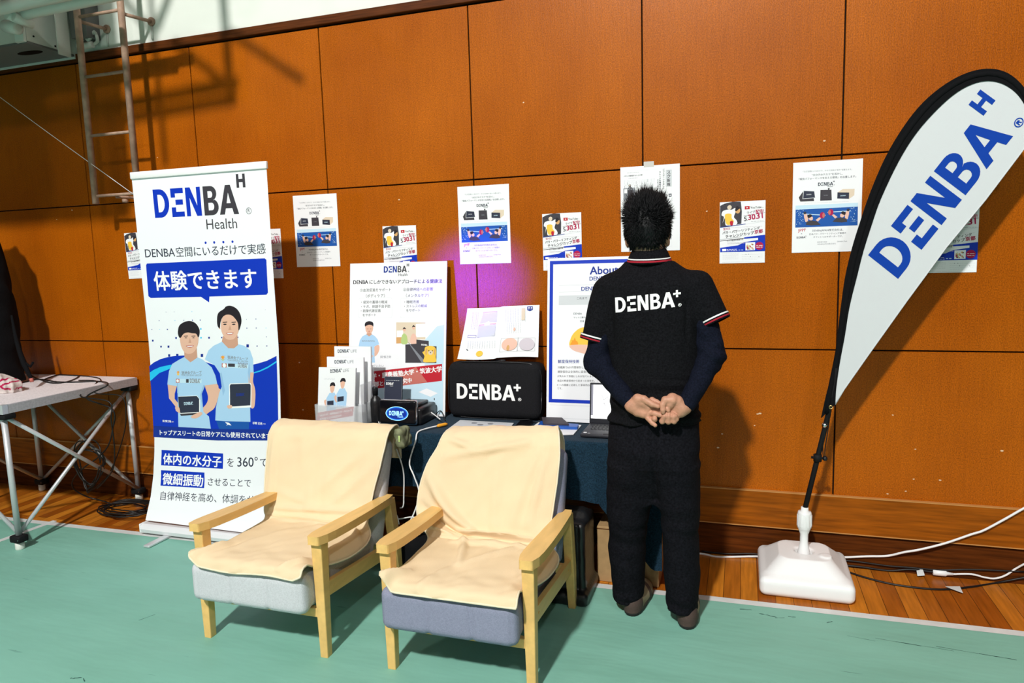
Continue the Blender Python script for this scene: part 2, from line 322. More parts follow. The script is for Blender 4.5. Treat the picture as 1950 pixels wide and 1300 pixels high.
class Sheet:
    """A printed surface: plane with origin at the top left, u to the right and v downwards, in metres."""
    def __init__(s, mb, o, ex, ey, n, warp=None): s.mb = mb; s.o = V(o); s.ex = V(ex).normalized(); s.ey = V(ey).normalized(); s.n = V(n).normalized(); s.warp = warp; s.items = []; s.cuts = ()
    def put(s, u, v, d=0.0):
        if s.warp: return s.warp(u, v, d)
        return s.o + s.ex * u + s.ey * v + s.n * d
    def uv(s, px, py):
        r = ray(px, py); t = (s.o - CAM).dot(s.n) / r.dot(s.n); q = CAM + r * t - s.o; return (q.dot(s.ex), q.dot(s.ey))
    def d(s, pts=((0, 0), (9, 9))):
        """height of a new print layer: just above whatever is already printed under it"""
        us, vs = [p[0] for p in pts], [p[1] for p in pts]; b = (min(us), min(vs), max(us), max(vs)); lv = 1
        for q, l in s.items:
            if l >= lv and q[0] < b[2] and q[2] > b[0] and q[1] < b[3] and q[3] > b[1]: lv = l + 1
        s.items.append((b, lv)); return 0.00015 + 0.00009 * lv
    def emit(s, vs, fs, m, d):
        """add flat faces; on a bent sheet they are first cut along the bend lines"""
        if not s.cuts: s.mb.add([s.put(u, v, d) for u, v in vs], fs, m); return
        for f in fs:
            pieces = [[vs[i] for i in f]]
            lo, hi = min(p[1] for p in pieces[0]), max(p[1] for p in pieces[0])
            for c in s.cuts:
                if not lo < c < hi: continue
                nxt = []
                for pl in pieces:
                    for sg in (1, -1):
                        o = []
                        for a, b in zip(pl, pl[1:] + pl[:1]):
                            da, db = (a[1] - c) * sg, (b[1] - c) * sg
                            if da >= 0: o.append(a)
                            if da * db < 0: t = da / (da - db); o.append((a[0] + (b[0] - a[0]) * t, c))
                        if len(o) > 2: nxt.append(o)
                pieces = nxt
            for pl in pieces: s.mb.add([s.put(u, v, d) for u, v in pl], [tuple(range(len(pl)))], m)
    def poly(s, pts, m, holes=()):
        loops = [[Vector((p[0], p[1], 0)) for p in pts]] + [[Vector((p[0], p[1], 0)) for p in h] for h in holes]
        tr = tessellate_polygon(loops); s.emit([(p.x, p.y) for l in loops for p in l], [tuple(t) for t in tr], m, s.d(pts))
    def ppoly(s, pts, m): s.poly([s.uv(*p) for p in pts], m)
    def rect(s, u0, v0, u1, v1, m): s.poly([(u0, v0), (u1, v0), (u1, v1), (u0, v1)], m)
    def frame(s, u0, v0, u1, v1, t, m): s.poly([(u0, v0), (u1, v0), (u1, v1), (u0, v1)], m, [[(u0 + t, v0 + t), (u1 - t, v0 + t), (u1 - t, v1 - t), (u0 + t, v1 - t)]])
    def disc(s, u, v, r, m, ry=None, n=18): s.poly([(u + r * math.cos(2 * math.pi * i / n), v + (ry or r) * math.sin(2 * math.pi * i / n)) for i in range(n)], m)
    def blob(s, pts, m):
        """closed smooth outline through the points"""
        n = len(pts); out = []
        for i in range(n):
            p0, p1, p2, p3 = [Vector(pts[(i + k) % n]) for k in (-1, 0, 1, 2)]
            for k in range(4):
                t = k / 4; q = 0.5 * ((2 * p1) + (p2 - p0) * t + (2 * p0 - 5 * p1 + 4 * p2 - p3) * t * t + (3 * p1 - p0 - 3 * p2 + p3) * t ** 3); out.append((q.x, q.y))
        s.poly(out, m)
    def text(s, txt, p0, p1, m, bold=0.0, h=None):
        """text whose baseline runs from p0 to p1 (sheet coordinates); h = height of one em if not the natural one"""
        vs, fs = glyphs(txt)
        if not vs: return
        x0 = min(v[0] for v in vs); x1 = max(v[0] for v in vs); a = Vector(p0); b = Vector(p1); e = b - a; sc = e.length / (x1 - x0); e.normalize(); up = Vector((e.y, -e.x)); sy = h if h else sc
        d = s.d([(a + up * sy * 0.75), (a - up * sy * 0.1), (b + up * sy * 0.75), (b - up * sy * 0.1)]) - 0.00001
        for dx, dy in (((0, 0),) if bold < 0.004 else ((-bold, 0), (bold, 0)) if bold < 0.012 else ((-bold, -bold * .6), (bold, -bold * .6), (-bold, bold * .6), (bold, bold * .6))):
            out = []
            for x, y in vs: q = a + e * ((x + dx - x0) * sc) + up * ((y + dy) * sy); out.append((q.x, q.y))
            s.emit(out, fs, m, d); d += 0.00002
    def ptext(s, txt, p0, p1, m, bold=0.0, h=None): s.text(txt, s.uv(*p0), s.uv(*p1), m, bold, h)
    def vtext(s, txt, u, v0, v1, m, bold=0.0):
        n = len(txt); st = (v1 - v0) / n
        for i, c in enumerate(txt):
            if c.strip(): s.text(c, (u - st * 0.42, v0 + st * (i + 0.88)), (u + st * 0.42, v0 + st * (i + 0.88)), m, bold)
    def logo(s, p0, p1, cap, ma, mb_, sup='H', reg=True):
        """wordmark: baseline from p0 (D) to p1 (end of A), cap height in metres"""
        a = Vector(p0); b = Vector(p1); e = b - a; sc = e.length / LOGO_W; e.normalize(); up = Vector((e.y, -e.x))
        def fn(x, y): q = a + e * (x * sc) + up * (y * cap); return (q.x, q.y)
        for k, o, hs in logo_polys(sup, reg): s.poly([fn(*p) for p in o], ma if k == 'a' else mb_, [[fn(*p) for p in h] for h in hs])
    def plogo(s, p0, p1, cap, ma, mb_, sup='H', reg=True): s.logo(s.uv(*p0), s.uv(*p1), cap, ma, mb_, sup, reg)
    def lines(s, u0, v0, u1, v1, n, m, t=0.0012, seed=1, dash=5):
        """rows of print too small to read in the photo"""
        rd = random.Random(seed); d = s.d(((u0, v0), (u1, v1)))
        for i in range(n):
            v = v0 + (v1 - v0) * (i + 0.5) / n; u = u0; end = u1 - (rd.random() * 0.35 * (u1 - u0) if i % 3 == 2 else 0)
            while u < end:
                l = min((u1 - u0) / dash * (0.4 + rd.random()), end - u)
                s.mb.add([s.put(u, v - t / 2, d), s.put(u + l, v - t / 2, d), s.put(u + l, v + t / 2, d), s.put(u, v + t / 2, d)], [(0, 1, 2, 3)], m); u += l + t * 1.5

# ------------------------------------------------------------------ implicit surfaces -> mesh (surface nets)
def sdf_mesh(fn, lo, hi, h):
    lo = np.array(lo, float); hi = np.array(hi, float); n = np.ceil((hi - lo) / h).astype(int) + 1
    ax = [lo[i] + h * np.arange(n[i]) for i in range(3)]
    vals = np.empty(n, np.float32); X, Y = np.meshgrid(ax[0], ax[1], indexing='ij')
    step = max(1, int(400000 / (n[0] * n[1])))
    for k in range(0, n[2], step):
        z = ax[2][k:k + step]; m = len(z)
        P = np.stack([np.repeat(X[:, :, None], m, 2), np.repeat(Y[:, :, None], m, 2), np.broadcast_to(z, (n[0], n[1], m))], -1)
        vals[:, :, k:k + m] = fn(P.reshape(-1, 3)).reshape(n[0], n[1], m)
    c = [vals[i:n[0] - 1 + i, j:n[1] - 1 + j, k:n[2] - 1 + k] for i in (0, 1) for j in (0, 1) for k in (0, 1)]
    off = [(i, j, k) for i in (0, 1) for j in (0, 1) for k in (0, 1)]
    ins = sum((v < 0).astype(np.int8) for v in c); act = (ins > 0) & (ins < 8)
    ids = -np.ones(act.shape, np.int64); I = np.argwhere(act); ids[act] = np.arange(len(I))
    cv = np.stack([v[act] for v in c], 1); acc = np.zeros((len(I), 3)); cnt = np.zeros(len(I))
    for a in range(8):
        for b in range(a + 1, 8):
            if sum(abs(off[a][q] - off[b][q]) for q in range(3)) != 1: continue
            va, vb = cv[:, a], cv[:, b]; x = (va < 0) != (vb < 0); t = np.where(x, va / np.where(x, va - vb, 1), 0)
            acc += np.where(x[:, None], np.array(off[a]) + t[:, None] * (np.array(off[b]) - np.array(off[a])), 0); cnt += x
    verts = lo + h * (I + acc / cnt[:, None]); faces = []
    s = vals < 0
    for axis in range(3):
        o1, o2 = [(1, 2), (2, 0), (0, 1)][axis]
        sl0 = [slice(1, -1)] * 3; sl1 = [slice(1, -1)] * 3; sl0[axis] = slice(0, -1); sl1[axis] = slice(1, None)
        A = s[tuple(sl0)]; B = s[tuple(sl1)]; E = np.argwhere(A != B)
        if not len(E): continue
        fl = A[tuple(E.T)]; base = E.copy(); base[:, o1] += 1; base[:, o2] += 1
        def cell(d1, d2): q = base.copy(); q[:, o1] -= d1; q[:, o2] -= d2; return ids[tuple(q.T)]
        q = np.stack([cell(1, 1), cell(0, 1), cell(0, 0), cell(1, 0)], 1)
        q = np.where(fl[:, None], q, q[:, ::-1]); faces.append(q)
    F = np.concatenate(faces); return verts, F
def cap(p, a, b, ra, rb):
    a = np.array(a); ba = np.array(b) - a; t = np.clip(((p - a) @ ba) / max(ba @ ba, 1e-9), 0, 1)
    return np.linalg.norm(p - a - t[:, None] * ba, axis=1) - (ra + (rb - ra) * t)
def ell(p, c, r):
    r = np.array(r); q = (p - np.array(c)) / r; k = np.linalg.norm(q, axis=1); return (k - 1) * r.min() * np.clip(0.5 + 0.5 * k, 0.6, 1.2)
def smin(a, b, k): h = np.clip(0.5 + 0.5 * (b - a) / k, 0, 1); return b * (1 - h) + a * h - k * h * (1 - h)
def smax(a, b, k): return -smin(-a, -b, k)
def loft(p, rows, e=2.3):
    """rows: (z, cx, cy, a, b) ascending z"""
    r = np.array(rows); z = p[:, 2]; cx, cy, a, b = [np.interp(z, r[:, 0], r[:, i]) for i in (1, 2, 3, 4)]
    q = (np.abs((p[:, 0] - cx) / a) ** e + np.abs((p[:, 1] - cy) / b) ** e) ** (1 / e)
    d = (q - 1) * np.minimum(a, b); return np.maximum(d, np.maximum(r[0, 0] - z, z - r[-1, 0]))
def rbx(p, c, hs, r):
    q = np.abs(p - np.array(c)) - (np.array(hs) - r); return np.linalg.norm(np.maximum(q, 0), axis=1) + np.minimum(q.max(1), 0) - r
def sdf_part(fn, lo, hi, h, m):
    v, f = sdf_mesh(fn, lo, hi, h); mb = MB(); mb.v = [Vector(x) for x in v]; mb.f = [tuple(int(i) for i in q) for q in f]; mb.m = [m] * len(f); mb.sm = [True] * len(f); return mb
# ------------------------------------------------------------------ the setting
PW = 0.91; Z0, Z1, Z2, Z3 = 0.361, 1.074, 1.982, 2.884
mb = MB(); g = 0.0035
mb.box((-4.6, 0.012, 0), (11, 0.06, 2.90), 'groove')
for i in range(-5, 12):
    x0, x1 = i * PW + g, (i + 1) * PW - g
    for za, zb in ((Z0 - 0.02, Z1), (Z1, Z2), (Z2, Z3)):
        mb.rbox((x0, 0, za + g), (x1, 0.02, zb - g), 'plywood_wall', 0.0015, 1, smooth=False)
rd = random.Random(3)
for px, py in ((1700, 790), (1740, 912), (1790, 914), (1725, 935), (1690, 940), (1908, 858), (1443, 788), (1447, 787), (1437, 810), (1375, 826), (1367, 852), (600, 780), (577, 780), (570, 690), (997, 195), (1570, 268), (1594, 340), (1598, 338), (1346, 402), (108, 418), (137, 400), (300, 300), (286, 668), (1743, 855), (640, 385), (760, 380)):
    p = at_y(px, py, -0.0008); r = 0.004 + 0.004 * rd.random()
    mb.poly([(p.x + r * math.cos(a) * (0.6 + rd.random() * 0.6), p.z + 0.55 * r * math.sin(a)) for a in [k * 0.9 for k in range(7)]], 'chip', lambda x, z: V(x, -0.0008, z))
mb.build('wall_back', origin=(3, 0, 0), kind='structure')
MB().box((-4.6, 0.0, 2.937), (11, 0.06, 5.5), 'white_wall').build('wall_upper', origin=(3, 0, 3), kind='structure')
MB().rbox((-4.6, -0.022, Z3 + 0.006), (11, 0.06, 2.937), 'rail_wood', 0.004, 2, smooth=False).build('trim_1', origin=(3, 0, Z3), kind='structure')
mb = MB(); mb.box((-4.6, -0.020, 0.175), (11, 0.03, Z0), 'skirting_wood'); mb.box((-4.6, -0.0215, Z0 - 0.004), (11, 0.0, Z0 + 0.0006), 'skirting_edge'); mb.box((-4.6, -0.0215, 0.173), (11, 0.0, 0.178), 'skirting_edge')
mb.build('baseboard_back', origin=(3, 0, 0.17), kind='structure')
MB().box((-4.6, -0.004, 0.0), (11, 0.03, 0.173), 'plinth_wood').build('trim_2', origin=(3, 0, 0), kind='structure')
MB().box((-4.6, -12, -0.05), (11, 0.03, 0.0), 'floor_boards').build('floor', origin=(3, -3, -0.05), kind='structure')
# green protective sheet with its taped edge
t = thing('floor_sheet', (3, -3, 0), 'green vinyl sheet laid over the wooden gym floor', 'floor sheet')
edge = lambda x: -0.553 + 0.0115 * (x + 0.4)
mb = MB(); mb.grid(60, 2, lambda u, v: V(-4.5 + 15 * u, edge(-4.5 + 15 * u) if v else -11, 0.0022), 'green_vinyl', False)
rd = random.Random(12)
for px, py, l, an, wd in [(1420, 1160, .05, .1, .006), (1462, 1171, .07, -.2, .007), (1485, 1176, .04, .3, .004), (1508, 1174, .03, 0, .005), (1580, 1184, .03, .6, .006), (1710, 1222, .16, -.1, .003), (1760, 1230, .2, -.08, .003), (1840, 1240, .2, -.1, .003), (1900, 1250, .12, -.1, .004), (280, 1175, .07, 1.1, .003), (148, 1290, .03, .4, .005), (160, 1294, .03, -.6, .005), (138, 1291, .02, 0, .006), (1640, 1215, .1, -.15, .002)]:
    c_ = at_z(px, py, 0.0024); e_ = V(math.cos(an), math.sin(an), 0); n_ = V(-math.sin(an), math.cos(an), 0)
    up_ = [c_ + e_ * (l * (k / 6 - .5)) + n_ * wd * rd.uniform(.1, .7) for k in range(7)]; dn_ = [c_ + e_ * (l * (k / 6 - .5)) - n_ * wd * rd.uniform(.1, .7) for k in range(7)]
    mb.add(up_ + dn_, [(k, k + 1, k + 8, k + 7) for k in range(6)], 'scuff')
mb.build('vinyl_sheet', t)
mb = MB(); mb.grid(80, 2, lambda u, v: V(-4.5 + 15 * u, edge(-4.5 + 15 * u) + (0.022 if v else -0.022), 0.0032), 'tape_white', False)
a, b = at_z(0, 1029, 0.003), at_z(105, 991, 0.003); dv = (b - a); nn = V(-dv.y, dv.x, 0).normalized() * 0.02; a = a - dv * 1.5
mb.add([a - nn, b - nn, b + nn, a + nn], [(0, 1, 2, 3)], 'tape_white'); mb.build('edge_tape', t, label='white adhesive tape along the edge')

# ------------------------------------------------------------------ prints on the wall
def dvA(cx, cy): return (1500 + cx * 0.15, 295 + cy * 0.15)
def leaflet_a3(x, z):
    """A3 notice in portrait: headings, three devices, lifting photo, credits"""
    mb = MB(); W, H = 0.297, 0.420; mb.box((x, -0.0022, z - H), (x + W, -0.001, z), 'paper')
    s = Sheet(mb, (x, -0.0022, z), (1, 0, 0), (0, 0, -1), (0, -1, 0)); P = lambda a, b: s.uv(*dvA(a, b))
    s.text('「ただ空間にいるだけで、からだ全体の“巡り”を整えます」', P(195, 220), P(815, 190), 'ink_gray', 0.01)
    s.text('“水分子のチカラ”を活かし、', P(305, 266), P(700, 247), 'ink_dark', 0.01)
    s.text('『競技パフォーマンスを支える環境』を応援します。', P(140, 318), P(868, 282), 'ink_dark', 0.01)
    s.logo(P(384, 394), P(576, 384), 0.0155, 'ink_dark', 'ink_dark'); s.text('Health', P(503, 410), P(572, 405), 'ink_dark')
    s.poly([P(*p) for p in ((140, 540), (190, 470), (205, 455), (330, 540), (335, 585), (160, 592))], 'ink_charcoal')
    s.poly([P(*p) for p in ((198, 450), (340, 458), (352, 545), (188, 560))], 'ink_pale'); s.poly([P(*p) for p in ((206, 456), (335, 462), (346, 540), (196, 552))], 'ink_dark'); s.text('DENBA', P(238, 510), P(302, 506), 'ink_pale', 0.02)
    s.poly([P(*p) for p in ((415, 445), (555, 440), (560, 575), (412, 580))], 'ink_charcoal'); s.disc(*P(521, 430), 0.004, 'ink_charcoal'); s.text('DENBA', P(458, 518), P(512, 515), 'ink_gray', 0.02)
    s.poly([P(*p) for p in ((640, 470), (700, 432), (850, 430), (845, 510), (775, 560))], 'ink_beige'); s.poly([P(*p) for p in ((632, 474), (780, 476), (778, 556), (628, 552))], 'ink_dark'); s.text('DENBA', P(670, 524), P(738, 520), 'ink_ice', 0.02)
    s.lines(*P(215, 608), *P(780, 596), 1, 'ink_pale', 0.0012, 3, 14)
    s.poly([P(*p) for p in ((101, 643), (892, 606), (887, 892), (96, 922))], 'ink_pool')
    s.poly([P(*p) for p in ((101, 643), (892, 606), (891, 655), (101, 695))], 'ink_ice')
    rd = random.Random(5)
    for i in range(90):
        a = rd.choice([rd.uniform(110, 200), rd.uniform(800, 880)]) if i % 3 else rd.uniform(120, 870); b = rd.uniform(670, 880) if i % 3 else rd.uniform(640, 690); q = P(a, b - (a - 100) * 0.04); s.disc(q[0], q[1], 0.0008 + 0.0012 * rd.random(), 'ink_ice', n=5)
    for sg in (0, 1):
        X = (lambda a, b: P(a, b)) if not sg else (lambda a, b: P(986 - a, b - 38))
        s.poly([X(*p) for p in ((185, 742), (480, 760), (480, 770), (185, 752))], 'ink_ice')
        s.poly([X(*p) for p in ((205, 745), (240, 745), (262, 800), (255, 860), (225, 850), (208, 790))], 'ink_peach')
        s.blob([X(*p) for p in ((280, 790), (315, 785), (318, 820), (290, 830), (268, 810))], 'ink_peach'); s.blob([X(*p) for p in ((250, 770), (280, 752), (305, 762), (300, 785), (262, 800))], 'ink_hair')
        s.poly([X(*p) for p in ((240, 845), (300, 830), (370, 840), (418, 885), (300, 895), (230, 885))], 'ink_charcoal')
        s.poly([X(*p) for p in ((355, 825), (400, 790), (425, 800), (385, 845))], 'ink_peach'); s.disc(*X(440, 765), 0.0115, 'ink_crimson', 0.0145); s.disc(*X(455, 766), 0.0055, 'ink_lip', 0.0115)
        s.disc(*X(218, 735), 0.0065, 'ink_dark')
    s.text('JPPF', P(130, 978), P(232, 968), 'ink_red', 0.01); s.text('×', P(168, 1012), P(184, 1011), 'ink_dark'); s.logo(P(113, 1060), P(225, 1055), 0.0085, 'ink_dark', 'ink_dark')
    s.text('DENBAJAPAN株式会社は、', P(312, 972), P(705, 958), 'ink_dark', 0.005); s.text('日本パラ・パワーリフティング連盟の', P(275, 1016), P(740, 998), 'ink_dark', 0.005); s.text('オフィシャルサポーターです。', P(325, 1052), P(700, 1040), 'ink_dark', 0.005)
    s.text('東京都中央区', P(375, 1114), P(500, 1110), 'ink_gray'); s.text('DENBA Plaza', P(628, 1106), P(755, 1100), 'ink_gray'); s.text('DENBAJAPAN株式会社', P(378, 1140), P(612, 1132), 'ink_gray')
    return mb
def posterise(mb, name, x, z, label, cat, group, first):
    return mb.build(name, origin=(x, 0, z), label=label, cat=cat, group=group)
pa = leaflet_a3(4.342, 1.960).build('notice', origin=(4.49, 0, 1.54), label='A3 notice with lifting photo, its right edge behind the feather flag', cat='notice', group='lifting notices on the wall')
def stick(src, dx, z, rot, label):
    c = src.copy(); COL.objects.link(c); c.location = (dx, 0, z); c.rotation_euler = (0, rot, 0); c['label'] = label; return c
stick(pa, 2.782, 1.528, 0.0, 'A3 notice with lifting photo, above the open magazine')
stick(pa, 1.727, 1.537, 0.003, 'A3 notice with lifting photo, beside the top of the roll-up banner')

def dvY(cx, cy): return (1360 + cx * 0.10772, 370 + cy * 0.10769)
mb = MB(); W, H = 0.210, 0.297; x, z = 4.0115, 1.7945; mb.box((x, -0.0022, z - H), (x + W, -0.001, z), 'paper')
s = Sheet(mb, (x, -0.0022, z), (1, 0, 0), (0, 0, -1), (0, -1, 0)); P = lambda a, b: s.uv(*dvY(a, b))
s.poly([P(*p) for p in ((105, 205), (180, 165), (330, 128), (470, 128), (490, 300), (480, 520), (250, 560), (105, 585))], 'ink_charcoal')
s.blob([P(*p) for p in ((235, 215), (270, 190), (305, 205), (305, 245), (275, 270), (238, 255))], 'ink_beige')
s.blob([P(*p) for p in ((150, 300), (230, 270), (310, 270), (370, 240), (380, 300), (350, 400), (390, 450), (410, 510), (360, 545), (260, 550), (200, 540), (190, 420), (160, 480), (150, 510), (170, 400), (130, 370))], 'paper')
s.blob([P(*p) for p in ((200, 350), (300, 345), (310, 420), (350, 480), (300, 530), (220, 530), (190, 430))], 'ink_yellow'); s.blob([P(*p) for p in ((280, 480), (330, 470), (330, 540), (290, 550))], 'ink_red')
s.blob([P(*p) for p in ((370, 270), (420, 220), (460, 270), (440, 330), (390, 330))], 'ink_tan'); s.blob([P(*p) for p in ((370, 270), (400, 205), (455, 240), (430, 265), (385, 300))], 'ink_hair')
s.poly([P(*p) for p in ((540, 210), (628, 205), (628, 262), (540, 267))], 'ink_red'); s.poly([P(*p) for p in ((572, 222), (602, 236), (572, 250))], 'paper')
s.text('YouTube', P(640, 252), P(835, 240), 'ink_charcoal', 0.02); s.text('で', P(848, 246), P(872, 245), 'ink_charcoal'); s.text('ライブ', P(580, 342), P(722, 326), 'ink_charcoal', 0.02); s.text('配信!', P(735, 326), P(878, 308), 'ink_crimson', 0.03)
s.poly([P(*p) for p in ((520, 378), (900, 318), (900, 324), (520, 384))], 'ink_charcoal'); s.text('5', P(530, 472), P(575, 468), 'ink_charcoal', 0.02); s.text('30', P(605, 452), P(728, 436), 'ink_crimson', 0.03); s.text('31', P(752, 430), P(860, 416), 'ink_crimson', 0.03); s.disc(*P(740, 425), 0.002, 'ink_crimson'); s.disc(*P(590, 460), 0.0014, 'ink_charcoal')
s.lines(*P(650, 485), *P(870, 462), 1, 'ink_gray', 0.0016, 2, 7); s.poly([P(*p) for p in ((500, 530), (900, 475), (900, 481), (500, 536))], 'ink_pale'); s.poly([P(*p) for p in ((105, 578), (555, 518), (555, 528), (105, 592))], 'ink_navy')
s.text('第9回', P(160, 636), P(280, 622), 'ink_crimson', 0.01); s.lines(*P(290, 615), *P(850, 530), 1, 'ink_lilac', 0.0012, 2, 12)
s.text('パラ・パワーリフティング', P(150, 704), P(805, 612), 'ink_charcoal', 0.02); s.text('チャレンジカップ', P(205, 770), P(705, 698), 'ink_charcoal', 0.02); s.text('京都', P(715, 694), P(862, 672), 'ink_crimson', 0.03)
s.poly([P(*p) for p in ((105, 800), (480, 745), (480, 749), (105, 804))], 'ink_gray')
s.poly([P(*p) for p in ((105, 945), (420, 900), (500, 860), (530, 850), (530, 760), (900, 712), (900, 1000), (105, 1022))], 'ink_blue'); s.poly([P(*p) for p in ((105, 822), (530, 768), (530, 776), (105, 830))], 'ink_charcoal')
s.poly([P(*p) for p in ((530, 785), (775, 768), (775, 806), (530, 845))], 'paper'); s.text('ライブ配信の視聴方法', P(230, 838), P(515, 800), 'ink_charcoal', 0.01); s.lines(*P(235, 850), *P(540, 870), 2, 'ink_lilac', 0.0012, 4, 9)
s.poly([P(*p) for p in ((553, 850), (725, 842), (722, 985), (553, 992))], 'paper'); rd = random.Random(9)
for i in range(26): s.disc(*P(rd.uniform(575, 705), rd.uniform(865, 970)), 0.0018 + 0.0022 * rd.random(), rd.choice(['ink_tan', 'ink_crimson', 'ink_beige', 'ink_charcoal', 'ink_green']), n=7)
s.disc(*P(798, 910), 0.0190, 'ink_crimson', n=28); s.lines(*P(745, 890), *P(855, 945), 2, 'ink_white', 0.0022, 1, 2)
s.poly([P(*p) for p in ((142, 965), (212, 963), (212, 1002), (142, 1005))], 'paper'); s.lines(*P(220, 960), *P(410, 1005), 2, 'ink_white', 0.0018, 5, 6); s.lines(*P(430, 965), *P(520, 1000), 1, 'ink_ice', 0.003, 5, 3)
for a, b, c, e, n_, sd in ((140, 1040, 440, 1055, 1, 1), (150, 1065, 430, 1150, 5, 2), (490, 1050, 870, 1070, 1, 3), (490, 1085, 860, 1165, 3, 4), (140, 1185, 840, 1200, 1, 5)): s.lines(*P(a, b), *P(c, e), n_, 'ink_pale', 0.0012, sd, 11)
for a, b in ((560, 1060), (610, 1058), (790, 1102), (640, 1100)): s.disc(*P(a, b), 0.0018, 'ink_gray', n=6)
py_ = mb.build('flyer', origin=(x + W / 2, 0, z - H), label='event flyer alone on the wall right of the standing man', cat='flyer', group='event flyers on the wall')
for cx, zb, rt, lb in ((2.267, 1.457, 0.01, 'event flyer rising above the white health board'), (3.216, 1.483, 0.0, 'event flyer above the blue-framed board, partly covered by it'), (5.005, 1.432, 0.0, 'event flyer partly hidden behind the white feather flag'),
                       (0.385, 1.493, -0.02, "event flyer peeking out left of the roll-up banner"), (1.372, 1.474, 0.005, "event flyer peeking out right of the roll-up banner")):
    stick(py_, cx, zb, rt, lb)
# newspaper page behind the man's head
t = thing('newspaper_page', (3.675, 0, 1.570), "A3 newspaper page copy taped up behind the man's head", 'newspaper')
def dvN(cx, cy): return (1175 + cx * 0.13845, 300 + cy * 0.13846)
mb = MB(); x, z = 3.527, 1.993; W, H = 0.294, 0.424; mb.box((x, -0.0022, z - H), (x + W, -0.001, z), 'paper'); s = Sheet(mb, (x, -0.0022, z), (1, 0, 0), (0, 0, -1), (0, -1, 0)); P = lambda a, b: s.uv(*dvN(a, b))
s.text('パワ×フ第9回チャレンジ杯', P(95, 266), P(350, 246), 'ink_charcoal', 0.03); s.lines(*P(140, 208), *P(300, 205), 1, 'ink_gray', 0.0012, 2, 8); s.lines(*P(160, 285), *P(285, 280), 1, 'ink_gray', 0.0016, 3, 7)
u0, v0 = P(85, 190); u1, v1 = P(750, 640); s.frame(u0, v0, u1, 0.405, 0.0005, 'ink_pale'); rd = random.Random(4)
for row in range(6):
    va = v0 + 0.045 + row * 0.058; vb = va + 0.05
    for c in range(34):
        u = u0 + 0.006 + c * 0.0064
        if row < 3 and (c < 9 and row > 0 or c > 23): continue
        d = 0.0007; v = va
        while v < vb:
            l = 0.004 + 0.012 * rd.random(); s.mb.add([s.put(u, v, d), s.put(u + 0.0016, v, d), s.put(u + 0.0016, min(v + l, vb), d), s.put(u, min(v + l, vb), d)], [(0, 1, 2, 3)], 'ink_pale' if rd.random() < .7 else 'ink_gray'); v += l + 0.0025
s.vtext('スムーズな情報共有の大会', P(590, 0)[0], P(0, 225)[1], P(0, 560)[1], 'ink_dark', 0.02); s.vtext('パラスポーツを楽しむ', P(640, 0)[0], P(0, 190)[1], P(0, 470)[1], 'ink_charcoal', 0.01); s.vtext('京都で開催', P(560, 0)[0], P(0, 330)[1], P(0, 470)[1], 'ink_gray', 0.01)
ua, va = P(672, 172); ub, vb = P(750, 395); s.rect(ua, va, ub, vb, 'ink_pale'); s.frame(ua, va, ub, vb, 0.0008, 'ink_gray'); s.vtext('スク新報', (ua + ub) / 2, va + 0.002, vb - 0.002, 'ink_charcoal', 0.02)
s.poly([P(*p) for p in ((88, 425), (245, 410), (245, 585), (90, 592))], 'ink_gray'); s.poly([P(*p) for p in ((100, 435), (140, 431), (140, 490), (100, 492))], 'paper'); s.blob([P(*p) for p in ((160, 375), (190, 372), (192, 400), (215, 430), (205, 580), (160, 585), (145, 440), (165, 405))], 'ink_charcoal'); s.disc(*P(174, 382), 0.004, 'ink_beige')
s.poly([P(*p) for p in ((712, 498), (750, 495), (750, 535), (712, 538))], 'ink_dark'); s.poly([P(*p) for p in ((722, 510), (740, 508), (740, 525), (722, 527))], 'paper')
mb.build('page', t)
mb = MB(); a = at_y(1226, 309, 0); mb.box((a.x, -0.0036, z - 0.006), (a.x + 0.05, -0.0024, z + 0.020), 'tape_clear'); mb.build('tape', t, label='strip of translucent tape')
# ------------------------------------------------------------------ roll-up banner
BW = 0.88
prof = [(250, 331, -0.53), (266, 490, -0.503), (283, 650, -0.475), (290, 740, -0.455), (294, 815, -0.445), (294, 860, -0.448), (292, 905, -0.46), (287, 945, -0.482), (281, 972, -0.507), (277, 990, -0.53)]
BP = [at_y(*p) for p in prof]; BV = [0.0]
for a, b in zip(BP, BP[1:]): BV.append(BV[-1] + (b - a).length)
def bput(u, v, d=0.0):
    x = np.interp(v, BV, [p.x for p in BP]); y = np.interp(v, BV, [p.y for p in BP]); z = np.interp(v, BV, [p.z for p in BP])
    return V(float(x) + u, float(y) - d, float(z) - 0.012 * u)
def buv(px, py):
    y = -0.47; zs = [p.z for p in BP][::-1]; ys = [p.y for p in BP][::-1]
    for _ in range(6): p = at_y(px, py, y); y = float(np.interp(p.z, zs, ys))
    p = at_y(px, py, y); u = 0
    for _ in range(3): v = float(np.interp(p.z + 0.012 * u, zs, BV[::-1])); u = p.x - float(np.interp(v, BV, [q.x for q in BP]))
    return (u, v)
bx = BP[-1].x
t = thing('roll_up_banner', (bx + 0.45, -0.50, 0), 'tall white roll-up banner with two athletes in light blue shirts', 'banner')
mb = MB(); vs = []; nb = 40
rows_ = sorted(set(BV + [BV[-1] * j / 30 for j in range(31)])); nb = len(rows_) - 1
for j in range(nb + 1):
    for i in range(9): vs.append(bput(BW * i / 8, rows_[j]))
mb.add(vs, [(j * 9 + i, j * 9 + i + 1, (j + 1) * 9 + i + 1, (j + 1) * 9 + i) for j in range(nb) for i in range(8)], 'vinyl', True)
s = Sheet(mb, (0, 0, 0), (1, 0, 0), (0, 0, -1), (0, -1, 0), warp=bput); s.uv = buv; s.cuts = BV[1:-1]
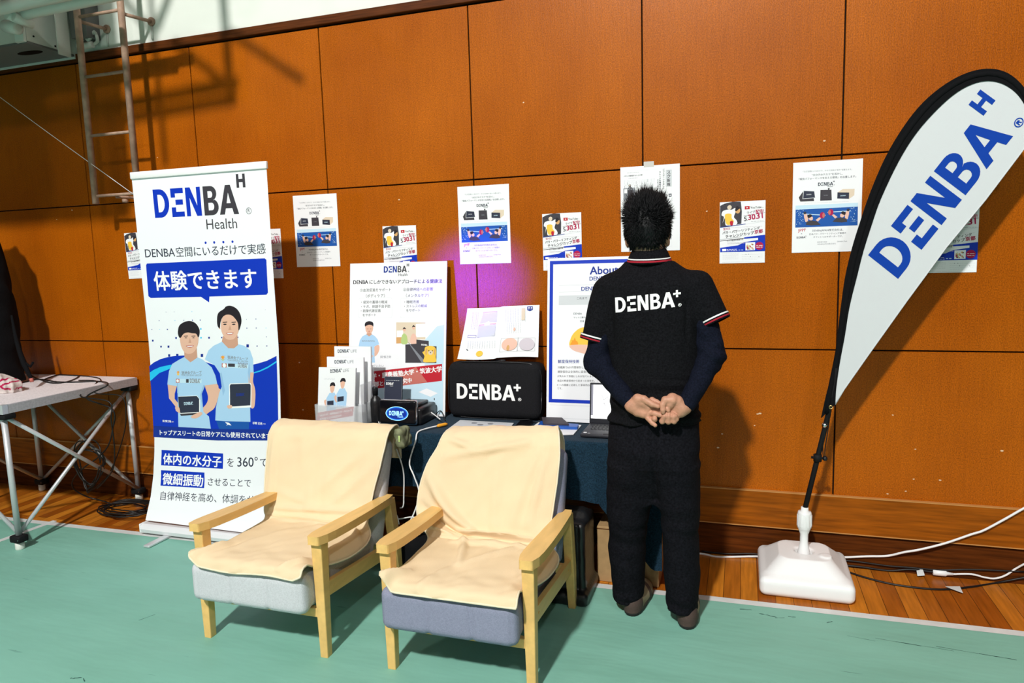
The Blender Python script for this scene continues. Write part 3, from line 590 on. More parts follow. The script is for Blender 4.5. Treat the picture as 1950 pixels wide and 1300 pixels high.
C1 = lambda a, b: buv(230 + a * 0.27685, 300 + b * 0.27692); C2 = lambda a, b: buv(280 + a * 0.21541, 560 + b * 0.21538); C3 = lambda a, b: buv(260 + a * 0.30769, 640 + b * 0.30769)
s.logo(C1(237, 415), C1(815, 387), 0.152, 'ink_blue', 'ink_charcoal', reg=False)
# registered mark
q = C1(881, 366); s.poly([(q[0] + 0.017 * math.cos(a), q[1] + 0.017 * math.sin(a)) for a in np.linspace(0, 6.28, 24)[:-1]], 'ink_charcoal', [[(q[0] + 0.0145 * math.cos(a), q[1] + 0.0145 * math.sin(a)) for a in np.linspace(0, 6.28, 24)[:-1]]]); s.text('R', (q[0] - 0.007, q[1] + 0.008), (q[0] + 0.007, q[1] + 0.008), 'ink_charcoal')
s.text('Health', C1(592, 493), C1(802, 485), 'ink_charcoal')
for a, b in ((584, 585), (643, 583), (706, 581), (769, 578)): s.disc(*C1(a, b), 0.0068, 'ink_blue')
s.text('DENBA', C1(170, 686), C1(375, 679), 'ink_dark', 0.008); s.text('空間にいるだけで実感', C1(384, 678), C1(998, 655), 'ink_dark', 0.008)
pts = [C1(*p) for p in ((174, 740), (180, 728), (990, 692), (1002, 702), (1013, 928), (1003, 942), (610, 955), (608, 995), (552, 957), (206, 965), (190, 952))]; s.poly(pts, 'ink_blue')
s.text('体験できます', C1(236, 903), C1(938, 886), 'ink_white', 0.02)
for a, b, k in ((168, 158, 4), (240, 155, 4), (397, 153, 5), (107, 234, 6), (247, 233, 5), (325, 231, 6), (402, 230, 8), (471, 229, 8), (43, 312, 6), (112, 311, 5), (180, 311, 9), (476, 307, 12), (51, 410, 14), (257, 387, 14), (478, 385, 12), (549, 385, 14), (661, 383, 10), (803, 381, 10), (124, 463, 13), (190, 463, 16), (890, 456, 22), (974, 458, 9), (1060, 457, 8), (196, 541, 18), (268, 539, 20), (486, 541, 22), (880, 221, 4), (963, 219, 6), (883, 300, 7), (966, 299, 7), (1052, 299, 5), (1056, 377, 6), (1046, 138, 3)):
    s.poly([C2(a - k / 2, b - k * .6), C2(a + k / 2, b - k * .6), C2(a + k / 2, b + k * .6), C2(a - k / 2, b + k * .6)], 'ink_cyan' if k in (5, 12) else 'ink_navy')
s.poly([C2(*p) for p in ((20, 636), (60, 603), (120, 573), (190, 554), (260, 544), (330, 541), (420, 560), (520, 600), (640, 640), (760, 650), (880, 635), (980, 612), (1060, 588), (1146, 545), (1162, 1260), (58, 1262))], 'ink_blue')
s.poly([C2(*p) for p in ((24, 692), (60, 668), (120, 642), (215, 622), (270, 618), (200, 660), (110, 696), (28, 768))], 'ink_cyan'); s.poly([C2(*p) for p in ((930, 694), (1000, 672), (1070, 638), (1147, 588), (1147, 602), (1070, 652), (1000, 684), (930, 704))], 'ink_cyan')
# right athlete
s.poly([C2(*p) for p in ((605, 1100), (905, 1115), (900, 1205), (640, 1195))], 'ink_pool'); s.poly([C2(*p) for p in ((690, 1130), (725, 1135), (748, 1160), (715, 1152), (700, 1165), (710, 1150))], 'ink_white')
s.blob([C2(*p) for p in ((880, 680), (942, 680), (938, 770), (958, 850), (952, 985), (925, 1008), (905, 960), (900, 800))], 'ink_skin'); s.blob([C2(*p) for p in ((630, 830), (700, 890), (745, 940), (750, 1000), (700, 1005), (660, 960), (620, 900))], 'ink_skin')
s.poly([C2(*p) for p in ((665, 418), (640, 432), (590, 455), (545, 495), (512, 575), (600, 630), (645, 700), (668, 800), (640, 870), (610, 1000), (604, 1115), (700, 1122), (915, 1128), (912, 1000), (900, 800), (893, 690), (944, 690), (938, 570), (912, 495), (860, 455), (800, 440), (740, 475))], 'ink_shirt')
s.poly([C2(*p) for p in ((893, 690), (905, 600), (915, 690), (905, 800))], 'ink_shirt_fold'); s.poly([C2(*p) for p in ((645, 700), (660, 690), (690, 850), (672, 900))], 'ink_shirt_fold')
s.poly([C2(*p) for p in ((672, 370), (800, 360), (806, 448), (770, 478), (720, 478), (662, 418))], 'ink_shade'); s.blob([C2(*p) for p in ((655, 250), (680, 190), (735, 175), (795, 190), (815, 250), (810, 330), (775, 390), (735, 402), (695, 390), (660, 330))], 'ink_skin')
s.poly([C2(*p) for p in ((630, 250), (645, 260), (650, 310), (636, 305))], 'ink_skin')
s.blob([C2(*p) for p in ((620, 220), (632, 165), (680, 130), (700, 108), (740, 102), (790, 125), (825, 175), (836, 240), (822, 300), (810, 318), (806, 260), (780, 215), (745, 185), (700, 182), (668, 205), (650, 250), (644, 300), (625, 280))], 'ink_hair')
for a in (690, 768): s.poly([C2(a - 20, 246), C2(a + 20, 242), C2(a + 20, 249), C2(a - 20, 252)], 'ink_hair'); s.blob([C2(a - 16, 266), C2(a, 260), C2(a + 16, 265), C2(a, 272)], 'ink_hair')
s.poly([C2(*p) for p in ((735, 270), (748, 315), (720, 317))], 'ink_shade'); s.blob([C2(*p) for p in ((700, 342), (733, 338), (766, 338), (755, 355), (733, 360), (712, 356))], 'ink_lip'); s.poly([C2(*p) for p in ((706, 344), (762, 341), (752, 351), (716, 353))], 'ink_white')
s.poly([C2(*p) for p in ((735, 788), (915, 783), (925, 800), (922, 1000), (738, 1008), (728, 990), (726, 805))], 'ink_white'); s.poly([C2(*p) for p in ((742, 795), (910, 790), (918, 805), (914, 982), (745, 992), (735, 980), (733, 808))], 'ink_dark'); s.logo(C2(792, 902), C2(858, 897), 0.0165, 'ink_navy', 'ink_navy', '+')
# left athlete
s.poly([C2(*p) for p in ((182, 790), (268, 800), (245, 880), (245, 925), (285, 975), (292, 1055), (255, 1030), (250, 990), (195, 920))], 'ink_skin'); s.blob([C2(*p) for p in ((515, 795), (620, 790), (632, 890), (600, 1000), (540, 1050), (470, 1105), (400, 1096), (395, 1075), (465, 1055), (490, 1010), (530, 960), (540, 900))], 'ink_skin')
s.poly([C2(*p) for p in ((335, 552), (290, 575), (225, 615), (195, 680), (180, 798), (265, 812), (272, 900), (278, 1172), (565, 1188), (548, 1080), (500, 1040), (485, 880), (515, 805), (622, 792), (606, 720), (572, 645), (490, 575), (440, 555), (385, 600))], 'ink_shirt')
s.poly([C2(*p) for p in ((470, 890), (500, 800), (515, 805), (485, 880), (498, 1035))], 'ink_shirt_fold'); s.poly([C2(*p) for p in ((262, 740), (272, 740), (278, 900), (268, 870))], 'ink_shirt_fold')
s.poly([C2(*p) for p in ((328, 480), (440, 475), (446, 560), (385, 602), (332, 556))], 'ink_shade'); s.blob([C2(*p) for p in ((292, 370), (320, 310), (375, 295), (430, 315), (455, 370), (448, 450), (415, 510), (370, 527), (330, 510), (300, 450))], 'ink_skin')
s.blob([C2(*p) for p in ((274, 335), (285, 280), (325, 248), (380, 236), (432, 258), (464, 310), (464, 360), (452, 380), (436, 350), (400, 345), (362, 338), (325, 350), (298, 385), (282, 375))], 'ink_hair')
for a in (345, 412): s.poly([C2(a - 18, 368), C2(a + 18, 366), C2(a + 16, 372), C2(a - 17, 374)], 'ink_hair'); s.poly([C2(a - 14, 386), C2(a, 381), C2(a + 14, 386), C2(a, 388)], 'ink_hair')
s.poly([C2(*p) for p in ((380, 385), (394, 430), (368, 431))], 'ink_shade'); s.blob([C2(*p) for p in ((345, 455), (380, 450), (415, 452), (402, 468), (380, 473), (358, 468))], 'ink_lip'); s.poly([C2(*p) for p in ((352, 457), (410, 454), (400, 464), (362, 465))], 'ink_white')
s.poly([C2(*p) for p in ((282, 902), (445, 896), (470, 935), (470, 1048), (300, 1060), (288, 1045))], 'ink_white'); s.poly([C2(*p) for p in ((276, 905), (440, 899), (462, 925), (462, 1040), (298, 1050), (285, 1035))], 'ink_dark'); s.poly([C2(*p) for p in ((292, 1056), (468, 1046), (440, 1066), (300, 1074))], 'ink_charcoal'); s.logo(C2(330, 980), C2(402, 976), 0.018, 'ink_ice', 'ink_ice', '+')
s.blob([C2(*p) for p in ((250, 1000), (285, 1000), (292, 1050), (262, 1030))], 'ink_skin'); s.blob([C2(*p) for p in ((395, 1075), (470, 1040), (490, 1060), (440, 1095), (400, 1095))], 'ink_skin'); s.blob([C2(*p) for p in ((708, 985), (748, 980), (752, 1003), (720, 1010))], 'ink_skin')
def leaf(cx, cy, r):
    pts = []
    for k in range(14): a = -math.pi / 2 + k * math.pi / 7; rr = r if k % 2 == 0 else r * 0.4; pts.append(C2(cx + rr * math.cos(a), cy + rr * math.sin(a)))
    s.poly(pts, 'ink_orange')
leaf(671, 558, 25); leaf(276, 690, 18); s.poly([C2(655, 575), C2(690, 575), C2(672, 590)], 'ink_green'); s.poly([C2(262, 702), C2(290, 702), C2(276, 722)], 'ink_yellow')
s.text('徳洲会グループ', C2(712, 566), C2(892, 586), 'ink_gray', 0.015); s.text('TOKUSHUKAI GROUP', C2(712, 588), C2(892, 604), 'ink_gray'); s.text('徳洲会グループ', C2(308, 705), C2(485, 703), 'ink_gray', 0.015); s.text('TOKUSHUKAI GROUP', C2(302, 722), C2(485, 724), 'ink_gray')
for A in (((662, 610), (895, 622), (892, 655), (662, 648)), ((255, 748), (485, 752), (483, 786), (257, 782))): s.poly([C2(*p) for p in A], 'ink_ice')
s.poly([C2(*p) for p in ((662, 610), (706, 612), (706, 648), (662, 646))], 'ink_lip'); s.disc(*C2(684, 629), 0.012, 'ink_white'); s.poly([C2(*p) for p in ((718, 612), (778, 614), (778, 642), (718, 640))], 'ink_charcoal'); s.logo(C2(806, 646), C2(884, 652), 0.028, 'ink_gray', 'ink_gray', '+', False)
s.poly([C2(*p) for p in ((257, 748), (288, 748), (288, 782), (257, 782))], 'ink_lip'); s.disc(*C2(272, 765), 0.009, 'ink_white'); s.poly([C2(*p) for p in ((346, 750), (370, 750), (370, 782), (346, 782))], 'ink_charcoal'); s.logo(C2(382, 784), C2(468, 786), 0.026, 'ink_gray', 'ink_gray', '+', False)
s.text('岡 慎之助', C2(140, 1128), C2(214, 1132), 'ink_white', 0.03); s.text('選手', C2(218, 1131), C2(238, 1132), 'ink_white'); s.text('杉野 正尭', C2(935, 1146), C2(1020, 1152), 'ink_white', 0.03); s.text('選手', C2(1028, 1150), C2(1050, 1152), 'ink_white')
s.poly([C2(*p) for p in ((57, 1163), (600, 1190), (1160, 1195), (1162, 1292), (620, 1292), (57, 1262))], 'ink_navy'); s.text('トップアスリートの日常ケアにも使用されています', C2(115, 1240), C2(1095, 1273), 'ink_white', 0.022)
s.poly([C3(*p) for p in ((155, 703), (536, 725), (534, 820), (152, 798))], 'ink_blue'); s.text('体内の水分子', C3(165, 785), C3(524, 805), 'ink_white', 0.022); s.text('を', C3(560, 802), C3(600, 804), 'ink_dark', 0.006); s.text('360°', C3(624, 806), C3(750, 808), 'ink_dark', 0.006); s.text('で', C3(764, 806), C3(812, 806), 'ink_dark', 0.006)
s.poly([C3(*p) for p in ((152, 828), (420, 843), (418, 940), (148, 924))], 'ink_blue'); s.text('微細振動', C3(160, 910), C3(408, 925), 'ink_white', 0.022); s.text('させることで', C3(440, 920), C3(706, 930), 'ink_dark', 0.006)
s.text('自律神経を高め、体調をサポート', C3(146, 1008), C3(880, 1045), 'ink_dark', 0.0)
mb.build('banner_sheet', t)
a = bput(0, 0); mb = MB(); mb.rbox((a.x - 0.004, a.y - 0.008, a.z - 0.030), (a.x + BW + 0.004, a.y + 0.010, a.z + 0.008), 'white_plastic', 0.004, 2)
o = mb.build('top_rail', t, label='white clamp rail'); o.rotation_euler = (0, 0, 0)
mb = MB(); L = BP[-1].x - 0.012
mb.prism([(-0.556, 0.020), (-0.562, 0.042), (-0.552, 0.060), (-0.538, 0.068), (-0.45, 0.070), (-0.40, 0.060), (-0.395, 0.03), (-0.41, 0.018)], 'rail_white', lambda y, z: V(L, y, z), lambda y, z: V(L + BW + 0.03, y, z), False)
mb.rbox((L - 0.012, -0.560, 0.016), (L, -0.394, 0.072), 'white_plastic', 0.012, 3); mb.rbox((L + BW + 0.03, -0.560, 0.016), (L + BW + 0.042, -0.394, 0.072), 'white_plastic', 0.012, 3)
mb.box((L - 0.0135, -0.55, 0.044), (L - 0.011, -0.534, 0.060), 'matte_black'); mb.build('cassette', t, label='silver base cassette')
for fx in (0.16, 0.72):
    mb = MB(); mb.rbox((L + fx, -0.70, 0.004), (L + fx + 0.042, -0.33, 0.018), 'alu_satin', 0.004, 2); mb.build('foot', t)
mb = MB(); mb.tube([(L + 0.45, -0.402, 0.09), (a.x + 0.44, a.y + 0.035, a.z - 0.02)], 0.009, 'alu', 8); mb.build('pole', t)

# ------------------------------------------------------------------ display table
TZ = 0.70; TX0, TX1, TY0, TY1 = 1.90, 3.78, -0.505, -0.03
t = thing('folding_table', ((TX0 + TX1) / 2, -0.27, 0), 'folding table hidden under the dark navy cloth', 'table')
mb = MB(); mb.rbox((TX0 + 0.01, TY0 + 0.012, TZ - 0.035), (TX1 - 0.01, TY1 - 0.005, TZ - 0.008), 'foot_white', 0.005, 2); mb.build('tabletop', t)
for x in (TX0 + 0.12, TX1 - 0.14):
    for y in (TY0 + 0.06, TY1 - 0.06): MB().tube([(x, y, 0.0), (x, y, TZ - 0.034)], 0.013, 'alu', 10).build('leg', t)
mb = MB(); vs = []; NU, NV = 120, 26
def hem(x):
    h = 0.415 - 0.015 * math.sin(x * 9)
    if x > 3.50: h = 0.40 - 0.28 * min(1, (x - 3.50) / 0.24)
    if x < 2.3: h = 0.30
    return h
top = [(TX0 + (TX1 - TX0) * i / (NU - 1)) for i in range(NU)]
def cloth(u, v):
    x = TX0 + (TX1 - TX0) * u
    if v < 0.22: return V(x, TY1 + (TY0 + 0.012 - TY1) * v / 0.22, TZ - 0.003)
    if v < 0.28: a = (v - 0.22) / 0.06 * math.pi / 2; return V(x, TY0 + 0.012 - 0.014 * math.sin(a), TZ - 0.003 - 0.014 * (1 - math.cos(a)))
    k = (v - 0.28) / 0.72; z = TZ - 0.017 + (hem(x) - TZ + 0.017) * k
    return V(x + 0.004 * math.sin(x * 17) * k, TY0 - 0.002 - 0.018 * k * (0.5 + 0.5 * math.sin(x * 23 + 1.5 * math.sin(x * 7))) - 0.02 * k - 0.008 * k * math.sin(x * 51), z)
mb.grid(NU, 60, cloth, 'cloth_navy')
mb.grid(20, 20, lambda u, v: V(TX1 + 0.002 + 0.01 * v * (1 + math.sin(u * 12)), TY0 + (TY1 - TY0) * u, TZ - 0.004 - v * (0.56 - 0.1 * u)), 'cloth_navy')
mb.grid(20, 20, lambda u, v: V(TX0 - 0.002 - 0.01 * v * (1 + math.sin(u * 12)), TY0 + (TY1 - TY0) * u, TZ - 0.004 - v * 0.4), 'cloth_navy')
mb.build('tablecloth', origin=((TX0 + TX1) / 2, -0.27, 0.12), label='dark navy cloth draped over the display table', cat='tablecloth')

# white health board leaning on the wall
bt = V(1.971, -0.050, 1.549); bb = V(1.971, -0.165, 0.702); ey = (bb - bt); BH = ey.length; ey.normalize(); en = V(0, ey.z, -ey.y); en = en if en.y < 0 else -en
def board(name, o, wd, hh, ey, en, tl, mt='vinyl'):
    mb = MB(); q = [o, o + V(wd, 0, 0), o + V(wd, 0, 0) + ey * hh, o + ey * hh]; b = [p - en * 0.007 for p in q]
    mb.add(q + b, [(3, 2, 1, 0), (4, 5, 6, 7), (0, 1, 5, 4), (1, 2, 6, 5), (2, 3, 7, 6), (3, 0, 4, 7)], mt); return mb, Sheet(mb, o, (1, 0, 0), ey, en)
mb, s = board('info_board', bt, 0.605, BH, ey, en, None); P = lambda a, b: s.uv(640 + a * 0.13076, 490 + b * 0.13077); Q = lambda a, b: s.uv(660 + a * 0.15385, 600 + b * 0.15385)
s.frame(0.012, 0.012, 0.593, BH - 0.012, 0.0008, 'ink_pale')
s.poly([(0.40, 0.52), (0.55, 0.36), (0.592, 0.35), (0.592, BH - 0.013), (0.05, BH - 0.013), (0.05, 0.76), (0.30, 0.68)], 'ink_ice'); s.poly([(0.06, 0.42), (0.30, 0.37), (0.46, 0.40), (0.48, 0.58), (0.30, 0.66), (0.06, 0.66)], 'vinyl')
s.logo(P(694, 222), P(1030, 214), 0.036, 'ink_navy', 'ink_charcoal'); s.text('Health', P(910, 272), P(1040, 268), 'ink_charcoal', 0.01)
s.text('DENBA', P(252, 388), P(465, 382), 'ink_charcoal', 0.03); s.text('にしかできないアプローチによる健康法', P(488, 382), P(1545, 368), 'ink_charcoal', 0.022)
for a, b, c, e, tx in ((350, 497, 798, 488, '①血流促進をサポート'), (978, 488, 1412, 480, '②自律神経への影響'), (435, 582, 708, 577, '（ボディケア）'), (1020, 576, 1350, 572, '（メンタルケア）'), (368, 670, 746, 666, '・疲労の蓄積の軽減'), (366, 735, 788, 730, '・ケガ、体調不良予防'), (362, 797, 650, 792, '・新陳代謝促進'), (388, 858, 580, 853, 'をサポート'), (996, 668, 1208, 664, '・睡眠改善'), (994, 728, 1322, 722, '・ストレスの軽減'), (1022, 790, 1226, 786, 'をサポート')):
    s.text(tx, P(a, b), P(c, e), 'ink_charcoal', 0.006)
for a, b, c, e in ((330, 590, 815, 880), (935, 590, 1445, 880)):
    (u0, v0), (u1, v1) = P(a, b), P(c, e); r = 0.012; f = lambda q: arc(u1 - q - r, v1 - q - r, r, r, 0, 90, 5) + arc(u0 + q + r, v1 - q - r, r, r, 90, 180, 5) + arc(u0 + q + r, v0 + q + r, r, r, 180, 270, 5) + arc(u1 - q - r, v0 + q + r, r, r, 270, 360, 5)
    s.poly(f(0), 'ink_pale', [f(0.0009)])
s.blob([Q(*p) for p in ((345, 390), (400, 370), (405, 430), (375, 490), (330, 520), (270, 530), (300, 495), (345, 470))], 'ink_skin')
s.poly([Q(*p) for p in ((245, 235), (195, 262), (165, 310), (150, 385), (215, 395), (232, 470), (225, 590), (352, 585), (345, 480), (345, 385), (405, 360), (385, 300), (355, 262), (312, 235), (280, 262))], 'ink_shirt'); s.blob([Q(*p) for p in ((235, 130), (280, 105), (325, 130), (322, 195), (280, 238), (240, 195))], 'ink_skin'); s.blob([Q(*p) for p in ((228, 140), (232, 95), (280, 73), (328, 92), (330, 140), (315, 125), (280, 118), (245, 130))], 'ink_hair')
s.poly([Q(*p) for p in ((248, 225), (308, 220), (312, 240), (280, 262), (248, 240))], 'ink_shade'); s.poly([Q(*p) for p in ((215, 432), (300, 428), (302, 510), (215, 516))], 'ink_dark'); s.blob([Q(*p) for p in ((235, 520), (300, 495), (330, 505), (290, 530))], 'ink_skin'); s.lines(*Q(190, 305), *Q(350, 330), 2, 'ink_gray', 0.002, 3, 7)
for ex_ in (262, 298): s.poly([Q(ex_ - 11, 168), Q(ex_ + 11, 167), Q(ex_ + 10, 171), Q(ex_ - 10, 172)], 'ink_hair')
s.poly([Q(268, 203), Q(293, 202), Q(288, 210), Q(272, 210)], 'ink_lip'); s.poly([Q(280, 178), Q(286, 193), Q(275, 194)], 'ink_shade')
s.text('岡 慎之助', Q(420, 530), Q(550, 528), 'ink_gray', 0.01)
s.poly([Q(*p) for p in ((615, 88), (975, 88), (975, 300), (865, 300), (865, 348), (615, 350))], 'ink_beige'); s.poly([Q(*p) for p in ((858, 108), (975, 104), (975, 270), (858, 275))], 'ink_white'); s.poly([Q(*p) for p in ((622, 190), (700, 186), (700, 270), (622, 272))], 'ink_white'); s.poly([Q(*p) for p in ((615, 275), (720, 272), (720, 345), (615, 350))], 'ink_tan')
for a, mm in ((713, 'ink_green'), (828, 'ink_peach')): s.blob([Q(a - 35, 350), Q(a - 30, 260), Q(a, 225), Q(a + 35, 260), Q(a + 38, 350)], mm); s.disc(*Q(a + 2, 182 if a < 800 else 160), 0.0085, 'ink_skin'); s.blob([Q(a - 18, 175 if a < 800 else 150), Q(a, 148 if a < 800 else 122), Q(a + 24, 170 if a < 800 else 145), Q(a + 2, 168 if a < 800 else 142)], 'ink_hair')
s.poly([Q(*p) for p in ((728, 362), (865, 352), (865, 300), (1018, 318), (1018, 380), (1115, 385), (1112, 590), (728, 588))], 'ink_charcoal'); s.poly([Q(*p) for p in ((752, 320), (775, 345), (990, 588), (930, 588))], 'ink_gray'); s.text('DENBA', Q(925, 372), Q(1000, 378), 'ink_white', 0.03)
s.blob([Q(*p) for p in ((975, 395), (1035, 378), (1095, 398), (1110, 450), (1105, 520), (1110, 575), (1030, 582), (950, 575), (965, 510), (945, 470), (940, 455), (965, 440))], 'ink_yellow'); s.blob([Q(*p) for p in ((985, 410), (1000, 425), (990, 490), (975, 470))], 'ink_tan'); s.blob([Q(*p) for p in ((1085, 410), (1100, 440), (1095, 490), (1080, 470))], 'ink_tan'); s.blob([Q(*p) for p in ((1012, 450), (1040, 435), (1070, 450), (1062, 482), (1040, 490), (1018, 482))], 'ink_beige')
for a, b in ((1020, 440), (1062, 440), (1040, 462)): s.disc(*Q(a, b), 0.0032, 'ink_hair', n=8)
s.poly([Q(*p) for p in ((225, 705), (1182, 602), (1180, 812), (225, 925))], 'ink_red'); s.poly([Q(*p) for p in ((560, 790), (860, 640), (1000, 830), (620, 875))], 'ink_lip')
s.text('東京大学・慶應義塾大学・筑波大学', Q(120, 805), Q(1180, 692), 'ink_white', 0.03); s.text('医学部との共同研究中', Q(240, 890), Q(808, 828), 'ink_white', 0.03)
s.text('美しく健康体でいたい', Q(130, 640), Q(460, 640), 'ink_gray', 0.0); s.poly([Q(*p) for p in ((890, 950), (990, 905), (1130, 965), (1040, 1010))], 'vinyl'); s.poly([Q(*p) for p in ((570, 930), (665, 920), (665, 1010), (570, 1020))], 'ink_gray'); s.poly([Q(*p) for p in ((880, 1075), (1010, 1070), (1020, 1090), (890, 1100))], 'vinyl'); s.disc(*Q(1086, 1038), 0.003, 'ink_hair', 0.0065)
mb.build('info_board', origin=(2.27, -0.15, 0.702), label='white display board with a red band, leaning on the wall behind the table', cat='display board')
# blue framed board
bt2 = V(3.149, -0.050, 1.547); bb2 = V(3.149, -0.155, 0.702); ey2 = bb2 - bt2; BH2 = ey2.length; ey2.normalize(); en2 = V(0, ey2.z, -ey2.y); en2 = en2 if en2.y < 0 else -en2
mb, s = board('info_board', bt2, 0.595, BH2, ey2, en2, None); P = lambda a, b: s.uv(1030 + a * 0.24602, 480 + b * 0.24615)
vb = P(50, 1160)[1]; s.frame(0.012, 0.014, 0.583, vb, 0.018, 'ink_blue')
s.text('About', P(380, 172), P(598, 163), 'ink_navy', 0.02); s.text('DENBA Health', P(377, 220), P(640, 210), 'ink_navy', 0.02); s.poly([P(140, 256), P(760, 240), P(760, 243), P(140, 259)], 'ink_pale'); s.poly([P(140, 308), P(760, 296), P(760, 299), P(140, 311)], 'ink_pale'); s.text('DENBA', P(314, 298), P(450, 294), 'ink_navy', 0.02)
s.poly([P(140, 336), P(760, 325), P(760, 398), P(138, 410)], 'ink_pale'); s.text('これまで', P(280, 366), P(358, 363), 'ink_dark', 0.01); s.text('DENBA', P(253, 483), P(318, 482), 'ink_dark', 0.01); s.text('マットに触れ', P(253, 512), P(346, 510), 'ink_dark', 0.01); s.text('全身', P(302, 540), P(335, 540), 'ink_dark', 0.01)
s.blob([P(*p) for p in ((220, 720), (228, 675), (255, 625), (310, 585), (400, 580), (450, 640), (450, 740), (390, 790), (310, 778), (250, 758))], 'ink_yellow'); s.blob([P(*p) for p in ((222, 722), (300, 715), (390, 720), (440, 740), (380, 788), (300, 776), (245, 755))], 'ink_peach'); s.blob([P(*p) for p in ((228, 715), (240, 690), (235, 678), (252, 682), (262, 660), (272, 685), (282, 690), (288, 712), (262, 716))], 'ink_orange')
s.text('鮮度保持技術', P(132, 856), P(298, 856), 'ink_navy', 0.015)
for i, tx in enumerate(('冷蔵庫で6か月間保存した状態の', '通常保存は全体的に腐食が進み、', 'が失われて表面にしわが出ています。', '食品の鮮度保持から始まった技術を、', 'ヒトの健康に応用した革命的な技術')): s.text(tx, P(130 - i, 898 + i * 34), P(418 if i != 0 else 408, 898 + i * 34.5), 'ink_charcoal', 0.008)
s.text('です。', P(126, 1060), P(165, 1060), 'ink_charcoal', 0.008); s.poly([P(440, 930), P(442, 930), P(440, 1050), P(438, 1050)], 'ink_pale')
s.rect(0.02, vb + 0.012, 0.58, vb + 0.0135, 'ink_pale'); s.rect(0.02, BH2 - 0.018, 0.58, BH2 - 0.0165, 'ink_pale')
mb.build('info_board', origin=(3.45, -0.14, 0.702), label='display board with a thick blue border, half hidden behind the standing man', cat='display board')

# black case with white lettering
t = thing('carrying_case', (2.86, -0.11, TZ), 'black zipped case with large white lettering standing on the table', 'case')
M = Matrix.Translation((2.86, -0.11, TZ)) @ Matrix.Rotation(-0.06, 4, 'X')
mb = MB(); mb.rbox((-0.262, -0.070, 0.0), (0.262, 0.075, 0.302), 'case_black', 0.042, 5, M)
mb.build('body', t)
mb = MB(); pts = []
for k in range(33):
    a = 2 * math.pi * k / 32; e = 0.35; c_, s_ = math.cos(a), math.sin(a); pts.append(M @ V(0.2645 * abs(c_) ** e * (1 if c_ >= 0 else -1), -0.045, 0.151 + 0.153 * abs(s_) ** e * (1 if s_ >= 0 else -1)))
mb.tube(pts, 0.0035, 'black_plastic', 6); mb.build('zip_piping', t)
mb = MB(); o = M @ V(-0.262, -0.0706, 0.302); ex = M.to_3x3() @ V(1, 0, 0); e2 = M.to_3x3() @ V(0, 0, -1); n2 = M.to_3x3() @ V(0, -1, 0); s = Sheet(mb, o, ex, e2, n2)
P = lambda a, b: s.uv(840 + a * 0.23082, 560 + b * 0.23077); s.logo(P(130, 860), P(612, 880), 0.083, 'ink_white', 'ink_white', '+'); mb.build('lettering', t, label='large white printed lettering')
mb = MB(); mb.tube([M @ V(-0.03, 0.0, 0.300), M @ V(-0.03, 0.0, 0.308), M @ V(0.05, 0, 0.310), M @ V(0.05, 0, 0.300)], 0.004, 'black_plastic', 6); mb.build('zip_pull', t)
# open magazine on the case
mo = V(2.672, -0.035, 1.305); mbt = V(2.640, -0.125, 1.012); eyM = (mbt - mo); MH = 0.29; MWd = 0.425
def mput(u, v, d=0.0):
    f = u / MWd; k = v / MH
    return V(2.684 - 0.045 * k ** 1.3 * (1 - f) + (0.412 + 0.01 * k) * f - 0.006 * f * k, -0.045 - 0.065 * k - 0.012 * math.sin(min(f, 0.98) * math.pi * 2) * (1 if f < 0.5 else 0.5) - d * 9, 1.287 + 0.012 * f + (0.004 if f > 0.47 else 0) * 1.0 - 0.272 * k - 0.004 * k * math.sin(f * 6))
mb = MB(); mb.grid(25, 12, lambda a, b: mput(a * MWd, b * MH), 'paper')
s = Sheet(mb, mo, (1, 0, 0), eyM, (0, -1, 0), warp=mput); q = lambda a, b: ((a - (150 - 0.115 * (b - 170))) / (1395 + 0.06 * (b - 150)) * MWd, (b - 150) / 980 * MH)
s.poly([q(*p) for p in ((480, 225), (750, 215), (750, 240), (480, 250))], 'ink_lilac'); s.poly([q(*p) for p in ((480, 260), (745, 250), (740, 425), (430, 440))], 'ink_pale'); s.poly([q(*p) for p in ((412, 465), (730, 445), (728, 470), (410, 488))], 'ink_peach'); s.poly([q(*p) for p in ((400, 495), (725, 480), (715, 690), (390, 710))], 'ink_pale'); s.frame(*q(205, 665), *q(368, 715), 0.0015, 'ink_gray')
for u0, v0, u1, v1, n_ in ((250, 220, 390, 560, 5), (200, 780, 740, 920, 12), (880, 200, 1290, 460, 9), (910, 470, 1200, 680, 7)):
    rd = random.Random(u0)
    for i in range(n_):
        x = u0 + (u1 - u0) * (i + .5) / n_; y = v0
        while y < v1:
            l = 20 + 60 * rd.random(); s.poly([q(x, y), q(x + 7, y), q(x + 7, min(y + l, v1)), q(x, min(y + l, v1))], 'ink_pale'); y += l + 8
s.poly([q(*p) for p in ((1205, 200), (1275, 198), (1265, 430), (1200, 430))], 'ink_beige'); s.poly([q(*p) for p in ((1312, 172), (1420, 170), (1420, 235), (1365, 262), (1312, 240))], 'ink_navy'); s.lines(*q(1330, 185), *q(1405, 230), 2, 'ink_white', 0.004, 2, 3)
s.disc(*q(455, 1015), 0.0185, 'ink_yellow', 0.0165); s.frame(*q(830, 765), *q(1130, 1020), 0.0007, 'ink_gray'); s.disc(*q(985, 885), 0.042, 'ink_peach', 0.036); s.disc(*q(960, 950), 0.008, 'ink_tan', 0.016); s.frame(*q(1135, 765), *q(1440, 1015), 0.0007, 'ink_gray'); s.disc(*q(1300, 890), 0.042, 'ink_lilac', 0.036); s.disc(*q(1070, 600), 0.006, 'ink_peach', 0.01)
s.poly([q(*p) for p in ((195, 935), (215, 930), (240, 958), (225, 962))], 'ink_dark')
mb.build('magazine', origin=(2.86, -0.11, 1.01), label='open white magazine propped upright above the black case', cat='magazine')

